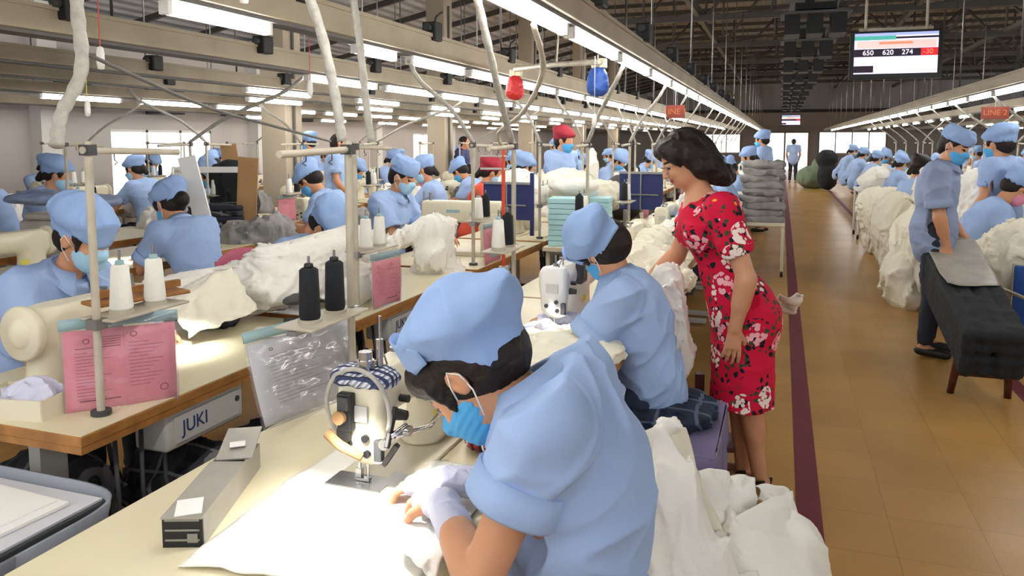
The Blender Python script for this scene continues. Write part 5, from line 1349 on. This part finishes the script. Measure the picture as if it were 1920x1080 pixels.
# white garments heaped behind the nearest worker
heap('white_garment_pile', 'big pile of white garments heaped behind the nearest worker at the aisle', 'garment pile', [((-.08, 2.02, .28), (.24, .32, .26)), ((-.20, 1.72, .34), (.20, .26, .26)), ((.02, 2.22, .34), (.12, .14, .17)), ((-.28, 1.98, .78), (-.16, 1.80, .50), .035, .10), ((-.02, 1.85, .30), (.2, .3, .2)), ((-.12, 2.0, .16), (.30, .38, .15))], .009, .035, (5, 5, 4), 'white_cotton', 51, None, [((0, 0, .003), (0, 0, -1))])
for i, (a, b, c, d, am, lb) in enumerate((((-.14, 1.92, .58), (.06, 2.30, .56), (.12, 2.10, .40), (-.02, 1.80, .46), .03, 'white garment panel spread flat over the top of the white pile'),
        ((-.32, 1.96, .82), (-.22, 2.06, .80), (-.12, 1.98, .56), (-.24, 1.78, .54), .03, 'upright white garment standing highest in the pile'),
        ((-.20, 2.10, .66), (-.05, 2.24, .60), (-.02, 2.12, .54), (-.16, 1.98, .56), .035, 'ruffled white collar piece on the far side of the pile'),
        ((.06, 2.10, .50), (.14, 2.22, .44), (.20, 2.02, .26), (.10, 1.90, .34), .03, 'ruffled white edge of the pile nearest the red floor line'),
        ((-.22, 1.66, .56), (-.02, 1.86, .54), (.06, 1.66, .34), (-.14, 1.50, .40), .035, 'white garment folded at the near side of the pile'),
        ((.06, 1.90, .42), (.15, 2.02, .40), (.20, 1.86, .16), (.10, 1.74, .20), .03, 'white garment sagging lowest toward the floor line'),
        ((-.04, 2.26, .58), (.05, 2.34, .54), (.10, 2.24, .44), (.0, 2.16, .52), .03, 'white garment corner pointing up beside the lady feet'))):
    sheet('white_garment', lb, 'garment', a, b, c, d, am, .02, ('white_cotton', 'cream_cotton')[i % 2], 60 + i * 3, 'white garments on the near pile', 34, 1.0, .003, None, 2.0)

# ---------------------------------------------------------------- bench by the standing man
r = empty('covered_bench', 'long bench draped in black cloth, tipped up toward the standing man', 'bench', (1.185, 5.27, 0), .02); r.rotation_euler.x = .265
s = SDF(.013)
for x in (-.13, -.045, .045, .13):
    for z in (.27, .34, .42, .495): s.cap((x, -.16, z), (x * 1.05, 1.16, z), .042, k=.035)
s.cut((0, 0, .53), (0, 0, 1), .012)
s.fold(lambda P: -.012 * (ridges(P * np.array([12, 5, 3]), 71) ** 2 - .3)); s.build('black_cover', 'black_cloth', r)
for sx in (-1, 1):
    for sy in (0, 1):
        mb = MB(); mb.tube([(sx * .13, sy * .95, .30), (sx * .155, sy * 1.0, .0)], [.026, .021], 10); mb.build('leg', 'maroon_wood', r)
mb = MB(); mb.box((0, 0, .15), (.27, .03, .03)); mb.build('stretcher', 'maroon_wood', r)
fe = sheet('grey_felt', 'pale grey-green cloth laid on top of the black-covered bench', 'cloth', (-.15, .40, .537), (.155, .40, .537), (.17, 1.20, .537), (-.18, 1.20, .537), .004, 0, 'board_grey', 4, None, 20, 1.0, .004)
fe.matrix_world = Matrix.Translation(r.location) @ Matrix.Rotation(.02, 4, 'Z') @ Matrix.Rotation(.265, 4, 'X') @ Matrix.Translation(V((0, .82, .548)))
mb = MB(); mb.box((0, 0, .36), (.5, .03, .42), 0, .01); mb.cyl((-.25, 0, .15), (-.25, 0, .58), .012, m=1); mb.cyl((-.3, -.05, .40), (.3, -.6, .34), .012, m=1); mb.cyl((-.22, 0, 0), (-.22, 0, .2), .015, m=1); mb.cyl((.22, 0, 0), (.22, 0, .2), .015, m=1)
thing(mb, 'fabric_screen', ['royal', 'post'], 'blue fabric panel on a pale frame at the right edge behind the bench', 'panel', (1.78, 6.05, .12), -.5)
heap('white_cloth_heap', 'huge white cloth heap beside the bench at the right edge', 'cloth heap', [((1.72, 6.55, .62), (.30, .34, .34)), ((1.60, 6.70, .45), (.28, .30, .36)), ((1.95, 6.5, .6), (.2, .3, .3)), ((1.7, 6.5, .25), (.3, .3, .2))], .014, .045, (11, 11, 7), 'cream_cotton', 81)
heap('white_cloth_heap', 'bright white cloth mound on the table behind the standing man', 'cloth heap', [((1.72, 7.9, 1.1), (.24, .3, .2)), ((1.75, 7.7, .95), (.26, .3, .2))], .014, .03, (10, 10, 8), 'white_cotton', 83)
for i, (x, y, z, a, b, c, lb) in enumerate(((1.30, 8.2, .55, .26, .4, .38, 'tall cream cloth heap directly behind the standing man'), (1.22, 9.3, .62, .24, .45, .36, 'wide cream cloth heap spilling to the floor line'), (1.12, 8.1, .25, .18, .3, .26, 'low cloth heap trailing on the floor behind the man legs'), (1.30, 10.6, .62, .26, .4, .34, 'cream cloth heap below the worker with reddish hair'), (1.25, 11.8, .6, .22, .4, .3, 'cream cloth heap in front of the white trolley'), (1.5, 8.6, 1.05, .22, .4, .28, 'pale cloth mound rising above the tall heap'))):
    heap('white_cloth_heap', lb, 'cloth heap', [((x, y, z), (a, b, c)), ((x + .05, y - .1, z * .5), (a * .85, b * .9, z * .5 + .03))], .018, .05, (10, 8, 6), 'cream_cotton', 90 + i, 'cloth heaps right of the aisle', [((0, 0, .003), (0, 0, -1))])
r = empty('trolley', 'white-legged trolley piled with white cloth right of the aisle', 'trolley', (1.46, 13.6, 0))
mb = MB(); mb.box((0, 0, .78), (.62, .8, .04), 0, .006); mb.build('top', 'frame_white', r)
for sx in (-1, 1):
    for sy in (-1, 1):
        mb = MB(); mb.cyl((sx * .28, sy * .36, .06), (sx * .28, sy * .36, .78), .02); lg = mb.build('leg', 'frame_white', r)
        mb = MB(); mb.cyl((sx * .28 - .015, sy * .36, .04), (sx * .28 + .015, sy * .36, .04), .04); mb.build('caster', 'black', lg)
heap('white_cloth_heap', 'white cloth piled on the white-legged trolley', 'cloth heap', [((1.46, 13.6, .92), (.28, .36, .14)), ((1.50, 13.5, 1.02), (.2, .28, .12))], .018, .03, (9, 9, 9), 'white_cotton', 101, None, [((0, 0, .803), (0, 0, -1))])
heap('green_bag', 'slumped green cloth bag far down the aisle beside the walking person', 'bag', [((1.0, 27.5, .35), (.5, .6, .38)), ((1.2, 27.3, .7), (.25, .3, .3))], .05, .05, (4, 4, 4), 'green_cloth', 103, None, [((0, 0, .004), (0, 0, -1))])
heap('black_bag', 'black bag standing on the far green bag', 'bag', [((1.35, 26.2, 1.0), (.32, .3, .28)), ((1.4, 26.2, .5), (.3, .3, .5))], .05, .04, (5, 5, 5), 'black_cloth', 105, None, [((0, 0, .004), (0, 0, -1))])
# grey stacks by the lady
r = empty('trolley', 'cream-legged trolley under the stack of grey cloth bundles behind the lady', 'trolley', (-.20, 9.7, 0))
mb = MB(); mb.box((0, 0, .60), (.52, 1.0, .04), 0, .006); mb.build('top', 'cream_paint', r)
for sx in (-1, 1):
    for sy in (-1, 1):
        mb = MB(); mb.box((sx * .24, sy * .46, .33), (.035, .035, .56)); lg = mb.build('leg', 'cream_paint', r)
        mb = MB(); mb.cyl((sx * .24 - .015, sy * .46, .035), (sx * .24 + .015, sy * .46, .035), .035); mb.build('caster', 'black', lg)
for k in range(9):
    sheet_l = '%s grey cloth bundle from the bottom of the stack behind the lady' % ORD[k]
    s = SDF(.016); z = .655 + k * .078; random.seed(900 + k); q_ = random.uniform(-.035, .035)
    s.cap((-.37 + q_, 9.27 + q_, z + .01), (-.03 + q_, 9.32 - q_, z - .008), .052, k=.02); s.cap((-.38, 9.55, z), (-.0, 9.6, z + .005), .05, k=.03); s.cap((-.36, 9.85, z), (-.02, 9.85, z), .05, k=.03); s.cap((-.34, 10.05, z), (-.04, 10.05, z), .048, k=.03)
    s.fold(lambda P, k=k: -.026 * (ridges(P * np.array([9, 9, 16]) + k, 111 + k) ** 2 - .3)); s.cut((0, 0, z - .036), (0, 0, -1)); s.cut((0, 0, z + .036), (0, 0, 1))
    tag(s.build('grey_cloth_bundle', 'grey_cloth', None, (-.2, 9.7, z), None, (-.2, 9.7, z)), sheet_l, 'cloth bundle', 'grey cloth bundles stacked behind the lady')

# ---------------------------------------------------------------- middle distance
def board(name, label, cat, w_, h_, t_, loc, rz, m, tilt=0.0, group=None):
    mb = MB(); mb.box((0, 0, h_ / 2), (w_, t_, h_), 0, .003); o = thing(mb, name, m, label, cat, loc, rz, group); o.rotation_euler.x = tilt; return o
board('cardboard_panel', 'tall brown cardboard panel leaning on the third-row table near the column', 'cardboard', .17, .66, .012, (-4.22, 5.30, .762), .3, 'cardboard', .06).rotation_euler.y = .09
board('cardboard_panel', 'shorter brown cardboard panel behind the black cloth rack', 'cardboard', .16, .76, .012, (-5.05, 6.28, .765), .3, 'cardboard', .05).rotation_euler.y = -.12
board('timber_batten', 'white batten leaning diagonally behind the worker with the bun', 'batten', .12, 1.02, .02, (-3.62, 4.30, .45), .35, 'frame_white', .0).rotation_euler.y = -.22
mb = MB()
for x in (-.3, .3): mb.box((x, 0, .55), (.05, .05, 1.1))
mb.box((0, 0, 1.1), (.65, .05, .05)); mb.box((0, 0, .75), (.65, .05, .04)); thing(mb, 'garment_rack', 'frame_white', 'white frame rack before the black cloth in the third row', 'rack', (-4.75, 5.55, .20), .4)
heap('black_cloth_stack', 'black cloth hanging over a rack near the first column', 'cloth', [((-4.95, 6.05, 1.18), (.26, .12, .19)), ((-4.95, 6.05, .95), (.27, .13, .18))], .016, .03, (12, 12, 4), 'black_cloth', 121)
for k in range(5):
    s = SDF(.014); z = .81 + k * .048; s.cap((-4.62, 5.15, z), (-4.25, 5.25, z), .045, k=.02); s.cap((-4.65, 5.35, z), (-4.25, 5.45, z), .045, k=.02); s.fold(lambda P, k=k: -.01 * (ridges(P * np.array([8, 8, 26]) + k, 131 + k) ** 2 - .3)); s.cut((0, 0, z - .022), (0, 0, -1)); s.cut((0, 0, z + .022), (0, 0, 1))
    tag(s.build('dark_cloth_bundle', 'plaid_dark' if k % 2 else 'trouser', None, (-4.4, 5.3, z), None, (-4.4, 5.3, z)), '%s dark grey folded cloth from the bottom beside the cardboard panel' % ORD[k], 'folded cloth', 'dark folded cloths beside the cardboard')
def board_frame(label, loc, w_, h_, rz, m='navy'):
    mb = MB(); mb.box((0, 0, h_ / 2), (w_, .02, h_), 0, .004); mb.box((0, -.014, h_ - .005), (w_, .02, .02), 1); mb.box((0, -.016, h_ / 2), (.012, .012, h_), 1); mb.box((0, -.02, h_ * .4), (w_ * .8, .01, .012), 1)
    return thing(mb, 'notice_panel', [m, 'steel'], label, 'panel', loc, rz)
board_frame('dark blue panel with a steel cross bar left of the lady', (-1.20, 7.0, .93), .40, .34, -.05)
mb = MB(); mb.box((-.15, 0, .46), (.03, .03, .92)); mb.box((.15, 0, .46), (.03, .03, .92)); thing(mb, 'panel_stand', 'steel', 'steel legs below the dark blue panel', 'stand', (-1.20, 7.03, 0))
board_frame('purple-blue screen panel behind the beige machine with white cones', (-2.14, 6.0, .90), .42, .31, .0)
mb = MB(); mb.box((0, 0, .25), (.03, .02, .5), 0); thing(mb, 'purple_strip', 'navy', 'hanging purple-blue fabric strip beside the purple-blue screen', 'fabric strip', (-1.86, 5.8, .80), 0)
for i, (x, y, z, w_, h_, lb) in enumerate(((-1.52, 5.6, .77, .24, .36, 'tall stack of pale aqua paper beside the pink card'), (-1.40, 6.1, .77, .22, .33, 'pale aqua paper stack behind the hanging black thread cone'))):
    mb = MB()
    for k in range(9): mb.box((random.uniform(-.004, .004), random.uniform(-.004, .004), h_ * (k + .5) / 9), (w_, .26, h_ / 9 - .003), 0, .003)
    thing(mb, 'paper_stack', 'aqua', lb, 'paper stack', (x, y, z), .1)
heap('white_cloth_heap', 'white cloth lying on the aqua stack and held by the woman in the red cap', 'cloth', [((-1.55, 5.9, 1.20), (.20, .14, .06)), ((-1.85, 7.8, 1.25), (.06, .08, .22)), ((-1.62, 6.2, 1.15), (.2, .2, .08))], .014, .02, (10, 10, 10), 'white_cotton', 141)
heap('white_cloth_heap', 'white cloth mound lifted by the worker in orange-red', 'cloth', [((-2.30, 6.75, 1.05), (.22, .2, .24)), ((-2.5, 6.7, .9), (.15, .2, .2))], .014, .03, (12, 12, 6), 'white_cotton', 143)
heap('white_cloth_heap', 'white cloth mound behind the purple-blue screen', 'cloth', [((-1.95, 7.2, 1.12), (.25, .3, .16)), ((-1.7, 7.6, 1.0), (.25, .3, .15))], .016, .03, (10, 10, 8), 'cream_cotton', 144)
heap('dark_bag', 'dark grey rounded bag behind the blue stacks', 'bag', [((-1.62, 8.3, 1.02), (.2, .2, .17)), ((-1.62, 8.3, .85), (.2, .2, .16))], .018, .01, (6, 6, 6), 'dark_grey', 145)
mb = MB(); mb.box((0, 0, .755), (.30, 1.0, .03)); 
for sx in (-.12, .12):
    for sy in (-.45, .45): mb.box((sx, sy, .37), (.03, .03, .74))
thing(mb, 'side_table', 'cream_paint', 'narrow side table under the pale aqua paper stacks', 'table', (-1.50, 5.9, 0))
# beige long-arm machine seen side-on
r = empty('long_arm_machine', 'wide beige sewing machine seen side-on in front of the man with the lanyard', 'sewing machine', (-2.12, 4.95, .7605), .08)
mb = MB(); mb.box((.02, 0, .30), (.58, .12, .15), 0, .02); mb.box((.24, 0, .15), (.15, .13, .30), 0, .02); mb.box((0, 0, .015), (.62, .2, .03), 0, .005); mb.build('body', 'cream_paint', r)
mb = MB(); mb.box((-.24, -.0, .23), (.06, .08, .18), 0, .01); mb.cyl((-.24, 0, .03), (-.24, 0, .14), .005); mb.cyl((-.26, -.02, .37), (-.26, -.02, .44), .006); mb.cyl((-.21, -.02, .37), (-.21, -.02, .43), .01); mb.build('needle_bar', 'steel', r)
text_mesh('maker_lettering', 'SIRUBA', .035, 'teal_strip', r, (-.03, -.0615, .305), (PI / 2, 0, 0)) if False else None
mb = MB(); mb.box((-.03, -.0615, .305), (.10, .002, .022)); mb.cyl((.12, -.06, .29), (.12, -.085, .29), .02); mb.build('badge', 'teal_strip', r)
mb = MB(); mb.cyl((.32, 0, .26), (.36, 0, .26), .075, n=20); mb.build('handwheel', 'dark_grey', r)
# machine heads and shelf clutter at far left
heap('blue_cloth', 'pale blue cloth lying over the fourth-row machines at the left', 'cloth', [((-5.35, 4.4, 1.12), (.30, .25, .05)), ((-5.1, 4.6, 1.08), (.2, .2, .05))], .014, .02, (8, 8, 20), 'shirt_soft', 151)
heap('purple_cloth', 'lilac cloth hanging at the far left edge', 'cloth', [((-6.25, 4.0, 1.28), (.10, .12, .24))], .018, .02, (8, 8, 5), 'purple_cloth', 152)
mb = MB(); mb.box((0, 0, .13), (.30, .26, .25), 0, .02); mb.box((0, -.02, .28), (.24, .2, .05), 0, .02); thing(mb, 'motor_cover', 'board_grey', 'grey machine cover box near the far-left black cones', 'cover box', (-4.7, 3.9, .765), .2)
mb = MB(); mb.box((0, 0, .15), (.3, .3, .3), 0, .02); thing(mb, 'plastic_bin', 'teal_strip', 'dark teal bin in front of the bright left window', 'bin', (-7.6, 9.3, .77), .2)
# ---------------------------------------------------------------- screens and signs
for nm, m_, e in (('scr_lilac', (225, 215, 250), 1.0), ('scr_blue', (150, 160, 225), .9), ('scr_teal', (70, 160, 145), .8), ('scr_peach', (250, 170, 165), 1.0), ('scr_orange', (250, 120, 90), 1.0), ('scr_dark', (30, 14, 34), .5), ('scr_red', (190, 30, 40), .9), ('scr_white', (240, 235, 250), 1.1)):
    mat(nm, m_, .4, emit=e)
def make_tv(label, loc, w_, h_, rz, poles=True, txt=True, tilt=0):
    r = empty('television', label, 'screen', loc, rz); r.rotation_euler.y = tilt
    mb = MB(); mb.box((0, .03, 0), (w_, .06, h_), 0, .008); mb.build('casing', 'black', r)
    W, H = w_ * .90, h_ * .84; zc = .018
    def q(x0, x1, z0, z1, m_, dy=0): mb.box(((x0 + x1) / 2 * W, -.0015 - dy, zc + (z0 + z1) / 2 * H), ((x1 - x0) * W, .003, (z1 - z0) * H), m_)
    mb = MB(); q(-.5, .5, -.5, .5, 0); mb.build('panel', 'scr_lilac', r)
    mb = MB(); q(-.5, .0, .33, .43, 2, .001); q(-.5, .5, .43, .5, 1, .001); q(0, .5, .35, .40, 5, .001); q(-.47, .48, .12, .32, 3, .001); q(-.2, .2, .22, .28, 4, .002); q(-.5, .5, -.08, .11, 5, .001); q(.3, .5, -.08, .11, 6, .002); q(-.5, -.26, -.47, -.30, 5, .001); q(-.2, .48, -.45, -.14, 7, .001)
    mb.build('picture', ['scr_lilac', 'scr_blue', 'scr_teal', 'scr_peach', 'scr_orange', 'scr_dark', 'scr_red', 'scr_white'], r)
    if txt:
        for x, t, m_ in ((-.33, '650', 'scr_white'), (-.09, '620', 'scr_white'), (.14, '274', 'scr_white'), (.385, '-30', 'scr_orange')):
            text_mesh('digits', t, H * .17, m_, r, (x * W, -.006, zc + .015 * H), (PI / 2, 0, 0))
    if poles:
        mb = MB()
        for x in (-.33, .33): mb.cyl((w_ * x, .04, h_ / 2), (w_ * x * .96, .04, 3.0), .014)
        mb.box((0, .045, h_ / 2 + .02), (w_ * .8, .02, .03)); mb.build('mount_pole', 'post', r)
    return r
make_tv('hanging television showing coloured bands and the figures 650 620 274', (1.09, 9.0, 2.45), .88, .50, .02)
make_tv('small distant television glowing lilac under the end of the air duct', (.30, 31.0, 2.33), .72, .42, 0, False, False)
mb = MB(); mb.cyl((0, 0, 0), (0, 0, 3.35), .02); thing(mb, 'mount_pole', 'steel_dark', 'short pole holding the small distant television', 'pole', (.30, 31.08, 2.5))
mat('sign_red', (120, 44, 28), .6); mat('sign_text', (180, 100, 56), .6)
for lb, loc, w_, tx in (('red hanging sign reading LINE 2 at the right edge', (1.98, 8.8, 1.83), .24, 'LINE 2'), ('small red sign hanging from the aisle-side lighting rail', (-.93, 7.2, 1.82), .17, 'LINE 1')):
    r = empty('line_sign', lb, 'sign', loc); mb = MB(); mb.box((0, 0, 0), (w_, .02, .12), 0); mb.build('board', 'sign_red', r); text_mesh('lettering', tx, .075, 'sign_text', r, (0, -.0115, 0), (PI / 2, 0, 0))
    mb = MB(); mb.cyl((0, 0, .06), (0, 0, .22), .003, n=5); mb.build('cord', 'steel', r)

# cloth lying on the tables further off
src = []
for i, (m_, sd) in enumerate((('white_cotton', 161), ('cream_cotton', 162), ('grey_cloth', 163), ('white_cotton', 164))):
    src.append(heap('cloth_heap', 'x', 'cloth heap', [((0, 0, .06), (.20, .24, .07)), ((.10, .10, .09), (.14, .16, .08)), ((-.12, -.1, .05), (.12, .14, .06))], .02, .035, (11, 11, 11), m_, sd, None, [((0, 0, .003), (0, 0, -1))]))
    src[-1].location = (0, 0, -50)
for row, nx, y0, sp, cnt in (('A', -.70, 5.75, 1.53, 9), ('B', -2.30, 6.6, 1.43, 8), ('C', -3.95, 4.9, 1.53, 7), ('D', -5.55, 4.2, 1.5, 7), ('E', -7.4, 5.6, 1.6, 5), ('F', -9.2, 6.6, 1.7, 4), ('G', 2.0, 8.2, 1.6, 9), ('H', 3.5, 8.4, 1.8, 6), ('I', 5.3, 9.6, 2.4, 4)):
    for k in range(cnt):
        random.seed(int(nx * 100) + k * 7); q = random.choice(src)
        o = dup(q, (nx + random.uniform(-.06, .06), y0 + sp * k + random.uniform(-.2, .2), .761), random.uniform(0, 6), '%s cloth heap lying on the tables of the %s' % (ORD[k], RN[row]), 'cloth heaps of the ' + RN[row])
        o.scale = (random.uniform(.8, 1.2), random.uniform(.8, 1.2), random.uniform(1.0, 2.2))
# ---------------------------------------------------------------- work lamps beside the needles that are switched on in the photo
lamp_light(-.83, 1.34, 1.0, 7, size=2.2)
lamp_light(-2.12, 2.26, .98, 6)
lamp_light(-.86, 2.92, .93, 2.0)
lamp_light(-4.1, 3.9, .96, 6)
for o in [q for q in bpy.data.objects if q.parent is None and q.location.z < -40]:
    kids = list(o.children_recursive)
    for c in kids: bpy.data.objects.remove(c)
    bpy.data.objects.remove(o)
